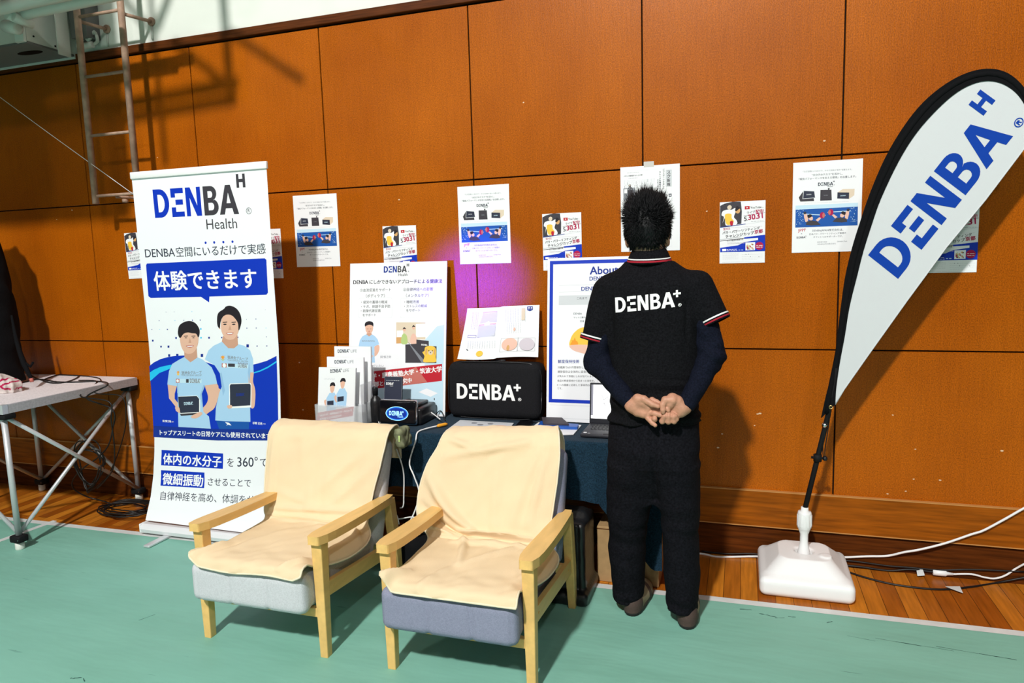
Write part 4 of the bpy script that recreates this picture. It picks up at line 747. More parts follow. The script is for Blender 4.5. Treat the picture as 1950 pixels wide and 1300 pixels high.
# control unit with the glowing oval
t = thing('control_unit', (2.41, -0.36, TZ), 'black tabletop control unit with a glowing blue oval on its screen', 'device')
M = Matrix.Translation((2.408, -0.395, TZ)) @ Matrix.Rotation(-0.10, 4, 'X')
mb = MB(); mb.rbox((-0.100, 0.03, 0.0), (0.112, 0.225, 0.088), 'black_plastic', 0.012, 3, Matrix.Translation((2.42, -0.40, TZ))); mb.build('body', t)
mb = MB(); mb.rbox((-0.109, -0.006, 0.006), (0.109, 0.022, 0.136), 'chrome', 0.012, 4, M); mb.build('bezel', t, label='silver rim')
mb = MB(); mb.rbox((-0.105, -0.0095, 0.010), (0.105, 0.010, 0.132), 'screen_black', 0.009, 4, M); o = M @ V(-0.105, -0.0096, 0.132); R3 = M.to_3x3(); s = Sheet(mb, o, R3 @ V(1, 0, 0), R3 @ V(0, 0, -1), R3 @ V(0, -1, 0))
s.disc(0.104, 0.068, 0.0655, 'led_light', 0.037, 36); s.disc(0.104, 0.068, 0.0625, 'led_blue', 0.0345, 36); s.disc(0.104, 0.068, 0.057, 'led_deep', 0.030, 36); s.logo((0.058, 0.078), (0.136, 0.078), 0.023, 'led_light', 'led_light', '+', False); s.text('Health', (0.108, 0.088), (0.140, 0.088), 'led_light')
mb.build('screen', t, label='dark screen with glowing blue oval')
mb = MB(); mb.rbox((2.37, -0.33, TZ + 0.086), (2.50, -0.20, TZ + 0.104), 'black_plastic', 0.008, 3); mb.build('lid', t)

# brochures in an acrylic stand
t = thing('brochure_stand', (2.09, -0.37, TZ), 'clear acrylic stand with three stepped pockets at the left end of the table', 'brochure stand')
lev = ((0.0, -0.425, 1.003, 1.951, 2.208), (0.0, -0.375, 1.053, 1.972, 2.214), (0.0, -0.325, 1.104, 1.990, 2.207))
mb = MB()
for i, (b, y, zt, xa, xb) in enumerate(lev):
    mb.box((1.940, y - 0.014, TZ), (2.222, y - 0.0115, TZ + 0.105), 'clear_acrylic')
mb.box((1.938, -0.44, TZ), (1.9405, -0.29, TZ + 0.105), 'clear_acrylic'); mb.box((2.222, -0.44, TZ), (2.2245, -0.29, TZ + 0.22), 'clear_acrylic'); mb.box((1.94, -0.29, TZ), (2.222, -0.287, TZ + 0.3), 'clear_acrylic'); mb.box((1.94, -0.44, TZ), (2.222, -0.287, TZ + 0.003), 'clear_acrylic')
mb.build('holder', t)
for i, (b, y, zt, xa, xb) in enumerate(lev):
    mb = MB(); tl = (0.018 if i == 0 else 0.0); yb = y
    o = V(xa + 0.01, y + 0.012, zt); dn = V(-0.018 if i == 0 else -0.008, -0.018, -(zt - TZ - 0.006)); hh = dn.length; dn.normalize(); n = V(0, dn.z, -dn.y); n = n if n.y < 0 else -n; wd = 0.225
    q_ = [o, o + V(wd, 0, 0), o + V(wd, 0, 0) + dn * hh, o + dn * hh]; b_ = [p - n * 0.012 for p in q_]; mb.add(q_ + b_, [(3, 2, 1, 0), (4, 5, 6, 7), (0, 1, 5, 4), (1, 2, 6, 5), (2, 3, 7, 6), (3, 0, 4, 7)], 'paper'); s = Sheet(mb, o, (1, 0, 0), dn, n)
    P = lambda a, b: s.uv(580 + a * 0.23077, 580 + b * 0.23077)
    ly = (570, 488, 398)[i]; lx = ((215, 312), (250, 350), (275, 375))[i]; s.logo(P(lx[0], ly), P(lx[1] - 10, ly - 1), 0.0185, 'ink_dark', 'ink_dark', '+', False); s.text('LIFE', P(lx[1] + 8, ly), P(lx[1] + 57, ly - 1), 'ink_gray')
    if i == 0:
        for cx, hx, top in ((238, 238, 720), (320, 322, 690)):
            s.poly([P(cx - 45, top + 60), P(cx - 20, top + 15), P(cx + 20, top + 15), P(cx + 42, top + 55), P(cx + 40, top + 170), P(cx - 35, top + 172)], 'ink_shirt'); s.blob([P(hx - 18, top - 40), P(hx, top - 55), P(hx + 18, top - 40), P(hx + 14, top), P(hx, top + 18), P(hx - 14, top)], 'ink_skin'); s.blob([P(hx - 22, top - 38), P(hx - 12, top - 68), P(hx + 14, top - 68), P(hx + 24, top - 38), P(hx, top - 45)], 'ink_hair'); s.poly([P(cx - 36, top + 82), P(cx + 16, top + 80), P(cx + 18, top + 120), P(cx - 34, top + 124)], 'ink_dark'); s.blob([P(cx - 62, top + 80), P(cx - 45, top + 70), P(cx - 40, top + 115), P(cx - 34, top + 128), P(cx - 50, top + 120)], 'ink_skin')
        s.lines(*P(168, 605), *P(255, 632), 2, 'ink_pale', 0.0018, 2, 5); s.poly([P(128, 893), P(425, 862), P(418, 938), P(122, 972)], 'ink_red'); s.text('東京大学・慶應義塾大学・筑波大学', P(152, 926), P(412, 898), 'ink_white', 0.02); s.text('医学部との共同研究中', P(152, 958), P(330, 938), 'ink_white', 0.02)
    mb.build('brochure', origin=(2.08, y, TZ + 0.006), label='white brochure stack in the %s pocket of the acrylic stand' % ('front', 'middle', 'rear')[i], cat='brochure', group='brochure stacks in the stand')
# bottle and black leaflet
t = thing('spray_bottle', (2.205, -0.30, TZ), 'black bottle standing beside the brochure stand', 'bottle')
M0 = (2.250, -0.335, TZ); MB().lathe([(0, 0), (0.026, 0), (0.029, 0.006), (0.029, 0.105), (0.026, 0.125), (0.013, 0.140), (0.013, 0.15), (0, 0.15)], M0, 'black_leather', 24).build('body', t); MB().lathe([(0, 0.146), (0.016, 0.146), (0.016, 0.185), (0.014, 0.19), (0, 0.19)], M0, 'black_plastic', 20).build('cap', t)
mb = MB(); o = V(2.272, -0.262, 0.935); dn = V(-0.004, -0.03, -0.23); hh = dn.length; dn.normalize(); n = V(0, dn.z, -dn.y); n = n if n.y < 0 else -n; q_ = [o, o + V(0.105, 0, 0), o + V(0.105, 0, 0) + dn * hh, o + dn * hh]; b_ = [p - n * 0.012 for p in q_]; mb.add(q_ + b_, [(3, 2, 1, 0), (4, 5, 6, 7), (0, 1, 5, 4), (1, 2, 6, 5), (2, 3, 7, 6), (3, 0, 4, 7)], 'ink_dark'); s = Sheet(mb, o, (1, 0, 0), dn, n)
s.logo((0.010, 0.045), (0.052, 0.045), 0.013, 'ink_white', 'ink_white', '+', False); s.text('Health', (0.033, 0.053), (0.052, 0.053), 'ink_white'); s.lines(0.010, 0.016, 0.092, 0.026, 1, 'ink_pale', 0.0022, 4, 12); s.frame(0, 0, 0.105, hh, 0.0012, 'ink_gray')
mb.build('leaflet', label='small black leaflet standing behind the control unit', cat='leaflet')

# things lying on the cloth
def slab(name, pts, z, h, m, label, cat, deco=None, group=None):
    mb = MB(); q_ = [V(p[0], p[1], z) for p in pts]
    mb.prism([(p.x, p.y) for p in q_], m, lambda x, y: V(x, y, z), lambda x, y: V(x, y, z + h)); 
    if deco: deco(Sheet(mb, (q_[0].x, q_[0].y, z + h), (1, 0, 0), (0, -1, 0), (0, 0, 1)))
    return mb.build(name, label=label, cat=cat, group=group)
def d1(s):
    rd = random.Random(2)
    for i in range(3): s.blob([(0.10 + i * 0.045 + dx * 0.016, 0.05 + dy * 0.014 + 0.03 * (i % 2)) for dx, dy in ((-1, -.6), (0, -1), (1, -.5), (.8, .7), (-.5, .9))], 'ink_gray')
    s.blob([(0.22, 0.08), (0.25, 0.065), (0.285, 0.075), (0.29, 0.10), (0.25, 0.115), (0.22, 0.10)], 'ink_peach'); s.lines(0.03, 0.02, 0.28, 0.03, 1, 'ink_gray', 0.002, 3, 8); s.lines(0.05, 0.14, 0.2, 0.19, 4, 'ink_pale', 0.002, 3, 6)
slab('information_sheet', ((2.690, -0.225), (2.995, -0.232), (3.02, -0.44), (2.705, -0.455)), TZ, 0.0025, 'ink_pale', 'printed sheet lying on the table in front of the black case', 'paper', d1)
slab('paper_stack', ((3.12, -0.19), (3.350, -0.215), (3.352, -0.40), (3.18, -0.455), (3.11, -0.40)), TZ, 0.004, 'paper', 'loose white papers lying under the blue booklet', 'paper')
slab('booklet', ((3.14, -0.225), (3.345, -0.255), (3.352, -0.315), (3.15, -0.33)), TZ + 0.0045, 0.014, 'book_blue', 'thin blue booklet lying on loose papers left of the laptop', 'booklet')
slab('card_wallet', ((3.130, -0.175), (3.235, -0.165), (3.305, -0.295), (3.175, -0.305)), TZ + 0.019, 0.008, 'wallet', 'flat dark wallet lying on the blue booklet', 'wallet')
slab('phone', ((3.02, -0.20), (3.09, -0.20), (3.11, -0.33), (3.03, -0.33)), TZ, 0.009, 'screen_black', 'black phone lying between the printed sheet and the papers', 'phone')

# laptop
t = thing('laptop', (3.545, -0.31, TZ), 'open dark laptop with a white screen, mostly hidden by the man', 'laptop')
MB().rbox((3.392, -0.435, TZ), (3.70, -0.205, TZ + 0.016), 'laptop_dark', 0.005, 2).build('base', t)
mb = MB()
for r in range(6):
    for c in range(14): x = 3.420 + c * 0.0185 + 0.004 * (r % 2); y = -0.235 - r * 0.0185; mb.rbox((x, y - 0.0155, TZ + 0.0155), (x + 0.0155, y, TZ + 0.0178), 'key_black', 0.001, 1)
mb.build('keyboard', t)
mb = MB(); mb.rbox((3.500, -0.425, TZ + 0.0155), (3.60, -0.365, TZ + 0.0168), 'key_black', 0.001, 1); mb.build('touchpad', t)
mb = MB(); mb.box((3.402, -0.41, TZ + 0.0158), (3.418, -0.396, TZ + 0.0166), 'paper'); mb.box((3.424, -0.416, TZ + 0.0158), (3.436, -0.413, TZ + 0.0166), 'paper'); mb.build('sticker', t)
M = Matrix.Translation((3.545, -0.207, TZ + 0.014)) @ Matrix.Rotation(-0.16, 4, 'X')
MB().rbox((-0.155, -0.004, 0.0), (0.155, 0.004, 0.205), 'laptop_dark', 0.004, 2, M).build('lid', t)
mb = MB(); R3 = M.to_3x3(); s = Sheet(mb, M @ V(-0.155, -0.0041, 0.205), R3 @ V(1, 0, 0), R3 @ V(0, 0, -1), R3 @ V(0, -1, 0)); s.rect(0.008, 0.010, 0.302, 0.180, 'screen_white'); s.rect(0.008, 0.010, 0.018, 0.165, 'screen_gray')
for a in ((0.060, 0.055, 0.072, 0.085), (0.072, 0.085, 0.074, 0.14), (0.072, 0.085, 0.098, 0.066), (0.073, 0.10, 0.082, 0.115), (0.05, 0.04, 0.052, 0.043)):
    u0, v0, u1, v1 = a; e = Vector((u1 - u0, v1 - v0)).normalized() * 0.0009; s.poly([(u0 - e.y, v0 + e.x), (u1 - e.y, v1 + e.x), (u1 + e.y, v1 - e.x), (u0 + e.y, v0 - e.x)], 'screen_ink')
s.text('DENBA', (0.086, 0.098), (0.13, 0.098), 'screen_ink')
mb.build('screen', t, label='bright white screen')
# ------------------------------------------------------------------ armchairs
def bev(o, w=0.004): md = o.modifiers.new('edge', 'BEVEL'); md.width = w; md.segments = 2; md.limit_method = 'ANGLE'; return o
def armchair(xl, xr, cushion, label):
    cx = (xl + xr) / 2; t = thing('armchair', (cx, -1.06, 0), label, 'armchair', 'armchairs with beige covers')
    W = 'chair_wood'
    for x in (xl, xr):
        mb = MB(); mb.add([V(x + sx * hw, y, z) for z, hw, y0, y1 in ((0, 0.017, -1.385, -1.350), (0.482, 0.0235, -1.392, -1.340)) for sx, y in ((-1, y0), (1, y0), (1, y1), (-1, y1))], [(3, 2, 1, 0), (4, 5, 6, 7), (0, 1, 5, 4), (1, 2, 6, 5), (2, 3, 7, 6), (3, 0, 4, 7)], W); bev(mb.build('leg', t))
        mb = MB(); mb.add([V(x + sx * hw, y, z) for z, hw, y0, y1 in ((0, 0.016, -0.752, -0.718), (0.20, 0.021, -0.785, -0.735), (0.458, 0.021, -0.825, -0.775)) for sx, y in ((-1, y0), (1, y0), (1, y1), (-1, y1))], [(3, 2, 1, 0), (8, 9, 10, 11)] + [(b + i, b + (i + 1) % 4, b + 4 + (i + 1) % 4, b + 4 + i) for b in (0, 4) for i in range(4)], W); bev(mb.build('leg', t))
        sg = 1 if x == xr else -1
        ys = [-1.412 + 0.625 * i / 12 for i in range(13)]
        wd = [0.024, 0.036, 0.039, 0.039, 0.039, 0.038, 0.037, 0.036, 0.034, 0.032, 0.030, 0.028, 0.018]
        out = [(x + w_, y) for y, w_ in zip(ys, wd)] + [(x - w_, y) for y, w_ in reversed(list(zip(ys, wd)))]
        zt = lambda y: 0.514 - 0.042 * (y + 1.412) / 0.625 - 0.004 * math.sin((y + 1.412) / 0.625 * math.pi)
        mb = MB(); mb.prism(out, W, lambda a, b: V(a, b, zt(b) - 0.034), lambda a, b: V(a, b, zt(b)), False); bev(mb.build('armrest', t), 0.007)
        mb = MB(); y0, y1 = -1.345, -0.775; mb.add([V(x + sx * 0.011, y, z + dz) for y, z in ((y0, 0.272), (y1, 0.215)) for sx in (-1, 1) for dz in (-0.03, 0.03)], [(0, 2, 3, 1), (4, 5, 7, 6), (0, 1, 5, 4), (2, 6, 7, 3), (0, 4, 6, 2), (1, 3, 7, 5)], W)
        mb.tube([(x + sg * 0.011, -1.30, 0.268), (x + sg * 0.0135, -1.30, 0.268)], 0.006, 'chair_wood', 10); mb.tube([(x + sg * 0.011, -0.84, 0.222), (x + sg * 0.0135, -0.84, 0.222)], 0.006, 'chair_wood', 10); bev(mb.build('side_rail', t), 0.003)
    bev(MB().box((xl + 0.018, -1.383, 0.168), (xr - 0.018, -1.358, 0.205), W).build('front_rail', t), 0.003)
    bev(MB().box((xl + 0.018, -0.815, 0.19), (xr - 0.018, -0.79, 0.23), W).build('rear_rail', t), 0.003)
    # seat and back cushions
    a, b = xl + 0.024, xr - 0.024; c3 = (b - a) / 3
    def seat(p):
        q = p.copy(); k = (q[:, 1] + 1.43) / 0.55; q[:, 2] += 0.030 * k
        d = rbx(q, ((a + b) / 2, -1.165, 0.286), ((b - a) / 2, 0.288, 0.084), 0.055)
        d = smin(d, rbx(q, ((xl + 0.004 + b) / 2, -1.428, 0.284), ((b - xl - 0.004) / 2, 0.034, 0.082), 0.0335), 0.012)
        for i in (1, 2): d += 0.006 * np.exp(-((p[:, 0] - a - c3 * i) / 0.008) ** 2)
        return d + 0.004 * np.exp(-((np.minimum(p[:, 0] - a, b - p[:, 0]) - 0.02) / 0.004) ** 2)
    sdf_part(seat, (a - 0.07, -1.50, 0.13), (b + 0.03, -0.85, 0.42), 0.008, cushion).build('seat_cushion', t)
    th = math.atan2(0.15, 0.44)
    def back(p):
        y = p[:, 1] + 0.845; z = p[:, 2] - 0.50; c, s_ = math.cos(th), math.sin(th); q = np.stack([p[:, 0], y * c - z * s_, y * s_ + z * c], 1)
        d = rbx(q, ((a + b) / 2, 0.05, 0.003), ((b - a) / 2 + 0.012, 0.052, 0.250), 0.045)
        for i in (1, 2): d += 0.010 * np.exp(-((p[:, 0] - a - c3 * i) / 0.010) ** 2)
        return d
    sdf_part(back, (a - 0.05, -1.03, 0.2), (b + 0.05, -0.60, 0.84), 0.008, cushion).build('back_cushion', t)
    return t
armchair(1.985, 2.553, 'cushion_gray', 'left armchair of light wood with pale gray cushions, nearest the roll-up banner')
armchair(2.852, 3.412, 'cushion_blue', 'right armchair of light wood with bluish gray cushions, nearest the standing man')

CPROF = [(-0.640, 0.60), (-0.648, 0.68), (-0.655, 0.735), (-0.690, 0.773), (-0.748, 0.773), (-0.790, 0.745), (-0.817, 0.685), (-0.855, 0.58), (-0.892, 0.47), (-0.925, 0.395), (-0.955, 0.368), (-1.00, 0.362), (-1.10, 0.371), (-1.22, 0.382), (-1.33, 0.387), (-1.405, 0.392), (-1.454, 0.388), (-1.470, 0.364)]
def crs(vals, t):
    n = len(vals) - 1; x = min(max(t, 0), 1) * n; i = min(int(x), n - 1); f = x - i
    p0, p1, p2, p3 = vals[max(i - 1, 0)], vals[i], vals[i + 1], vals[min(i + 2, n)]
    return 0.5 * (2 * p1 + (p2 - p0) * f + (2 * p0 - 5 * p1 + 4 * p2 - p3) * f * f + (3 * p1 - p0 - 3 * p2 + p3) * f ** 3)
def seat_cover(cx, left, right, folds, lift, label, dz=0.0, pouch=False, hang=None):
    """left/right: edge x along the length ; folds: (u0,v0,u1,v1,amp,width)"""
    ys = [p[0] for p in CPROF]; zs = [p[1] for p in CPROF]; mb = MB(); NU, NV = 64, 150
    t = thing('seat_cover', (cx, -1.06, 0.36), label, 'seat cover', 'beige seat covers')
    def base(u, v):
        xl, xr = crs(left, v), crs(right, v); return V(xl + (xr - xl) * u, crs(ys, v), crs(zs, v))
    def pt(u, v):
        p = base(u, v); e = 1e-3; dv = base(u, min(v + e, 1)) - base(u, max(v - e, 0)); n = V(0, dv.z, -dv.y); n = n.normalized() if n.length > 0 else V(0, 0, 1)
        if n.z < 0 and v > 0.5 or n.y > 0 and 0.25 < v <= 0.55: n = -n
        if v <= 0.25: n = V(0, 0.2, 1).normalized() if v > 0.12 else V(0, 1, 0)
        h = 0.0
        for u0, v0, u1, v1, am, wd in folds:
            a = Vector((u0 * 0.6, v0 * 1.4)); b = Vector((u1 * 0.6, v1 * 1.4)); q = Vector((u * 0.6, v * 1.4)); ab = b - a; tt = (q - a).dot(ab) / ab.dot(ab); tc = min(max(tt, 0), 1)
            dd = (q - a - ab * tc).length; h += 1.7 * am * math.exp(-(dd / (wd * 0.8)) ** 2) * (0.35 + 0.65 * math.sin(math.pi * min(max(tc, 0.02), 0.98)))
        h += 0.0022 * math.sin(u * 23 + 3 * math.sin(v * 19)) * math.sin(v * 31 + u * 5) + 0.0016 * math.sin(u * 41 + v * 50 + 2 * math.sin(u * 13)) * math.sin(v * 60 - u * 17) + 0.004
        p = p + n * (h + 0.004)
        el = max(0, 1 - u / 0.07); er = max(0, 1 - (1 - u) / 0.07)
        p.z += lift(u, v, el, er) + dz * max(0, 1 - abs(v - 0.25) / 0.3)
        return p
    mb.grid(NU, NV, pt, 'cover_beige'); o = mb.build('cloth', t, solid=0.006)
    edge = [pt(0, j / 60) for j in range(61)] + [pt(i / 30, 1) for i in range(1, 31)] + [pt(1, 1 - j / 60) for j in range(1, 61)]
    MB().tube(edge, 0.0042, 'piping', 6).build('piping', t, label='pale corded edge')
    if pouch:
        def f(p):
            c, s_ = math.cos(0.2), math.sin(0.2); q = p - np.array(pouch); q = np.stack([q[:, 0] * c + q[:, 2] * s_, q[:, 1], -q[:, 0] * s_ + q[:, 2] * c], 1)
            return rbx(q, (0, 0, 0), (0.022, 0.055, 0.048), 0.02) + 0.003 * np.sin(p[:, 2] * 160 + 4 * np.sin(p[:, 1] * 60))
        sdf_part(f, tuple(a - 0.09 for a in pouch), tuple(a + 0.09 for a in pouch), 0.005, 'pouch').build('rolled_end', t, label='dark rolled end with connector')
        M = Vector(pouch); MB().rbox((M.x + 0.004, M.y - 0.059, M.z - 0.01), (M.x + 0.014, M.y - 0.054, M.z + 0.02), 'ink_green', 0.002, 2).build('tag', t)
    return t
def lift1(u, v, el, er):
    z = 0.0
    if v > 0.62: z += 0.030 * el * max(0, (v - 0.80) / 0.2) - 0.050 * er * math.sin(min(1, (v - 0.62) / 0.28) * math.pi) - 0.02 * el * math.sin(min(1, (v - 0.62) / 0.28) * math.pi) + 0.018 * er * max(0, (v - 0.9) / 0.1) - 0.010 * max(0, (v - 0.93) / 0.07) * (1 - math.cos(u * 9)) * 0.5
    return z
seat_cover(2.25,
    [1.94, 1.935, 1.93, 1.925, 1.92, 1.918, 1.917, 1.925, 1.935, 1.95, 1.97, 1.99, 1.992, 1.994, 2.006, 2.014, 2.010, 2.006, 2.018],
    [2.54, 2.545, 2.55, 2.555, 2.56, 2.562, 2.558, 2.545, 2.525, 2.515, 2.52, 2.545, 2.572, 2.578, 2.560, 2.527, 2.528, 2.534, 2.534],
    [(0.05, 0.52, 0.95, 0.50, 0.010, 0.016), (0.0, 0.57, 0.9, 0.575, -0.008, 0.014), (0.45, 0.47, 0.85, 0.36, 0.007, 0.025), (0.62, 0.50, 0.92, 0.40, 0.006, 0.02), (0.1, 0.46, 0.5, 0.50, 0.005, 0.02), (0.04, 0.95, 0.14, 0.80, 0.016, 0.022), (0.15, 0.92, 0.35, 0.70, 0.005, 0.03), (0.55, 0.64, 0.85, 0.78, 0.006, 0.028), (0.75, 0.60, 0.96, 0.70, 0.012, 0.02), (0.8, 0.95, 0.95, 0.85, 0.012, 0.02), (0.3, 0.30, 0.36, 0.42, 0.004, 0.03), (0.08, 0.25, 0.05, 0.5, 0.006, 0.02)],
    lift1, 'smooth beige cloth cover on the left armchair, dark rolled end at top right', 0.0, (2.588, -0.690, 0.725))
def lift2(u, v, el, er):
    z = 0.0
    if v > 0.62: z += 0.055 * el * max(0, (v - 0.84) / 0.16) - 0.035 * er * math.sin(min(1, (v - 0.62) / 0.28) * math.pi) - 0.02 * el * math.sin(min(1, (v - 0.62) / 0.24) * math.pi)
    if v < 0.32: z += 0.028 * (u - 0.15) * (1 - abs(v - 0.2) / 0.2 if abs(v - 0.2) < 0.2 else 0)
    return z
seat_cover(3.10,
    [2.85, 2.85, 2.85, 2.86, 2.855, 2.838, 2.822, 2.775, 2.752, 2.758, 2.80, 2.83, 2.85, 2.855, 2.868, 2.876, 2.878, 2.874, 2.884],
    [3.365, 3.365, 3.362, 3.350, 3.362, 3.380, 3.388, 3.385, 3.375, 3.365, 3.36, 3.39, 3.43, 3.436, 3.42, 3.386, 3.388, 3.394, 3.394],
    [(0.12, 0.36, 0.75, 0.30, 0.012, 0.022), (0.06, 0.41, 0.42, 0.53, 0.026, 0.022), (0.04, 0.47, 0.36, 0.57, -0.020, 0.018), (0.30, 0.545, 0.97, 0.575, 0.030, 0.022), (0.05, 0.62, 0.95, 0.63, -0.010, 0.016), (0.2, 0.66, 0.8, 0.645, 0.014, 0.016), (0.40, 0.78, 0.25, 0.62, 0.013, 0.018), (0.42, 0.78, 0.75, 0.63, 0.010, 0.018), (0.38, 0.79, 0.28, 0.97, 0.006, 0.02), (0.75, 0.68, 0.93, 0.80, 0.008, 0.02), (0.55, 0.38, 0.62, 0.55, 0.005, 0.03), (0.85, 0.30, 0.70, 0.52, 0.007, 0.03), (0.92, 0.30, 0.84, 0.5, 0.006, 0.02), (0.02, 0.96, 0.12, 0.86, 0.022, 0.024), (0.1, 0.30, 0.30, 0.33, 0.010, 0.02), (0.04, 0.50, 0.20, 0.58, 0.016, 0.02)],
    lift2, 'beige cloth cover lying crumpled over the right armchair', 0.012)
p = at_y(826, 890, -0.85); MB().tube([(2.806, -0.82, 0.640), (2.825, -0.825, 0.646), (2.84, -0.83, 0.642)], 0.004, 'black_plastic', 6).build('zip_puller', label='small black zip puller on the left edge of the crumpled cover', cat='zip puller')

# bags and carton under the table
def bagf(p):
    d = rbx(p, (3.355, -0.575, 0.185), (0.105, 0.115, 0.185), 0.02); d = smin(d, rbx(p, (3.36, -0.60, 0.03), (0.118, 0.135, 0.03), 0.02), 0.012)
    q = p[:, 2] - (0.38 + 0.25 * (p[:, 1] + 0.69)); d2 = rbx(p, (3.355, -0.56, 0.355), (0.095, 0.05, 0.042), 0.03); d = smin(d, d2, 0.04)
    return d + 0.0006 * np.sin(p[:, 2] * 55 + 3 * np.sin(p[:, 0] * 40)) + 0.003 * np.exp(-((p[:, 0] - 3.43) / 0.004) ** 2)
t = thing('leather_bag', (3.355, -0.575, 0), 'upright black leather bag on the floor beside the rear leg of the right armchair', 'bag')
sdf_part(bagf, (3.18, -0.78, -0.02), (3.53, -0.4, 0.48), 0.007, 'black_leather').build('body', t)
MB().tube([(3.29, -0.66, 0.37), (3.30, -0.64, 0.405), (3.33, -0.62, 0.408), (3.36, -0.60, 0.39)], 0.007, 'black_leather', 8, spline=5).build('handle', t)
t = thing('carton_box', (3.555, -0.33, 0), 'brown cardboard box under the table, left of the man', 'box')
mb = MB(); mb.rbox((3.47, -0.455, 0.0), (3.76, -0.10, 0.275), 'carton', 0.003, 1, smooth=False); mb.build('body', t)
mb = MB(); mb.box((3.47, -0.4565, 0.262), (3.76, -0.454, 0.2655), 'plinth_wood'); mb.box((3.53, -0.4565, 0.10), (3.58, -0.4552, 0.1015), 'plinth_wood'); mb.box((3.535, -0.4565, 0.085), (3.575, -0.4552, 0.0865), 'plinth_wood'); mb.tube([(3.533, -0.4562, 0.125), (3.536, -0.4562, 0.129), (3.533, -0.4562, 0.133), (3.53, -0.4562, 0.129), (3.533, -0.4562, 0.125)], 0.0008, 'plinth_wood', 4); mb.build('printed_marks', t)
def bag2(p): return rbx(p, (2.62, -0.60, 0.115), (0.14, 0.10, 0.115), 0.05) + 0.004 * np.sin(p[:, 0] * 50) * np.sin(p[:, 2] * 45)
sdf_part(bag2, (2.42, -0.76, -0.02), (2.82, -0.44, 0.28), 0.009, 'black_fabric').build('soft_bag', label='soft black bag on the floor between the two armchairs, before the table', cat='bag')
mb = MB(); mb.rbox((2.60, -0.66, 0.232), (2.72, -0.56, 0.275), 'black_plastic', 0.008, 2); mb.build('power_adapter', label='black power adapter lying on the soft black bag', cat='adapter')
# white cords
def cord(name, pts, r, m, label, cat='cable', n=8, sp=6, extra=None):
    mb = MB(); mb.tube(pts, r, m, n, spline=sp)
    if extra: extra(mb)
    return mb.build(name, label=label, cat=cat)
q = lambda px, py, y: at_y(px, py, y)
t = thing('sensor_cable', (2.62, -0.45, 0.70), 'white cable with an orange inline plug, running down in front of the dark cloth', 'cable')
MB().tube([q(812, 779, -0.23), q(828, 790, -0.26) , q(838, 798, -0.30)], 0.0032, 'cable_white', 8, spline=5).build('cable', t)
a = V(2.668, -0.345, 0.709); b = V(2.633, -0.40, 0.709)
MB().tube([a, a + (b - a) * .15, a + (b - a) * .2, a + (b - a) * .8, b], [0.005, 0.008, 0.009, 0.009, 0.005], 'orange_plastic', 12).build('plug', t, label='orange plug')
MB().tube([b, V(2.60, -0.445, 0.7065), V(2.575, -0.505, 0.700), V(2.575, -0.535, 0.66), q(780, 880, -0.58), q(788, 905, -0.60), q(797, 930, -0.61), q(797, 950, -0.62), q(789, 975, -0.64), q(775, 1005, -0.66)], 0.0038, 'cable_white', 8, spline=6).build('cable', t)
cord('cable', [q(755, 855, -0.66), q(764, 880, -0.64), q(769, 905, -0.63), q(769, 940, -0.63), q(768, 963, -0.63), q(762, 967, -0.62)], 0.0035, 'cable_white', 'white cable hanging from the rolled end of the left cover')
cord('cable', [q(745, 991, -0.62), q(760, 988, -0.68), q(790, 985, -0.70), q(800, 1005, -0.70), q(782, 1014, -0.70), q(800, 1017, -0.68)], 0.0032, 'cable_white', 'white cable crossing low behind the left arm of the right armchair')
cord('cable', [q(752, 975, -0.70), q(757, 985, -0.70), q(760, 998, -0.70)], 0.003, 'cable_white', 'short white cable end beside the soft black bag')
cord('cable', [V(2.23, -0.22, 0.712), V(2.25, -0.30, 0.704), V(2.275, -0.36, 0.704), V(2.30, -0.40, 0.704), V(2.27, -0.44, 0.704), V(2.24, -0.46, 0.704)], 0.0028, 'cable_white', 'white cable end on the table left of the control unit')
cord('cable', [V(2.535, -0.20, 0.72), V(2.55, -0.17, 0.735), V(2.578, -0.20, 0.730), V(2.60, -0.235, 0.712), V(2.62, -0.26, 0.706)], 0.0025, 'cable_black', 'thin black cable behind the control unit')
cord('cable', [q(1032, 750, -0.09), q(1028, 775, -0.10), V(3.115, -0.15, 0.712), V(3.135, -0.19, 0.704), V(3.10, -0.20, 0.704), V(3.06, -0.17, 0.704)], 0.0025, 'cable_black', 'thin black cable at the right side of the black case')
# ------------------------------------------------------------------ the standing man, seen from behind
PY = -0.77
def L3(px, py, y): return np.array(at_y(px, py, y))
def row(py, pl, pr, yc, b):
    a, c = at_y(pl, py, yc), at_y(pr, py, yc); return ((a.z + c.z) / 2, (a.x + c.x) / 2, yc, (c.x - a.x) / 2, b)
def wob(p, f, seed):
    r = np.random.RandomState(seed); o = 0
    for i in range(4): d = r.normal(size=3); d /= np.linalg.norm(d); o = o + np.sin(p @ d * f * (1 + 0.35 * i) + r.rand() * 6.28 + 1.5 * np.sin(p @ r.normal(size=3) * f * 0.45))
    return o / 4
shirt_rows = sorted([row(797, 1160, 1333, -0.765, 0.130), row(770, 1165, 1331, -0.765, 0.127), row(740, 1168, 1330, -0.765, 0.124), row(700, 1166, 1331, -0.765, 0.126), row(650, 1160, 1334, -0.765, 0.130), row(600, 1153, 1335, -0.765, 0.132), row(565, 1150, 1336, -0.765, 0.126), row(540, 1150, 1334, -0.762, 0.112), row(522, 1160, 1322, -0.758, 0.092), row(508, 1182, 1300, -0.752, 0.074), row(497, 1192, 1284, -0.748, 0.066)])
shL, shR = L3(1157, 553, -0.765), L3(1328, 545, -0.765)
elL, elR = L3(1137, 690, -0.800), L3(1356, 676, -0.800)
hmL, hmR = L3(1133, 643, -0.788), L3(1360, 608, -0.785)
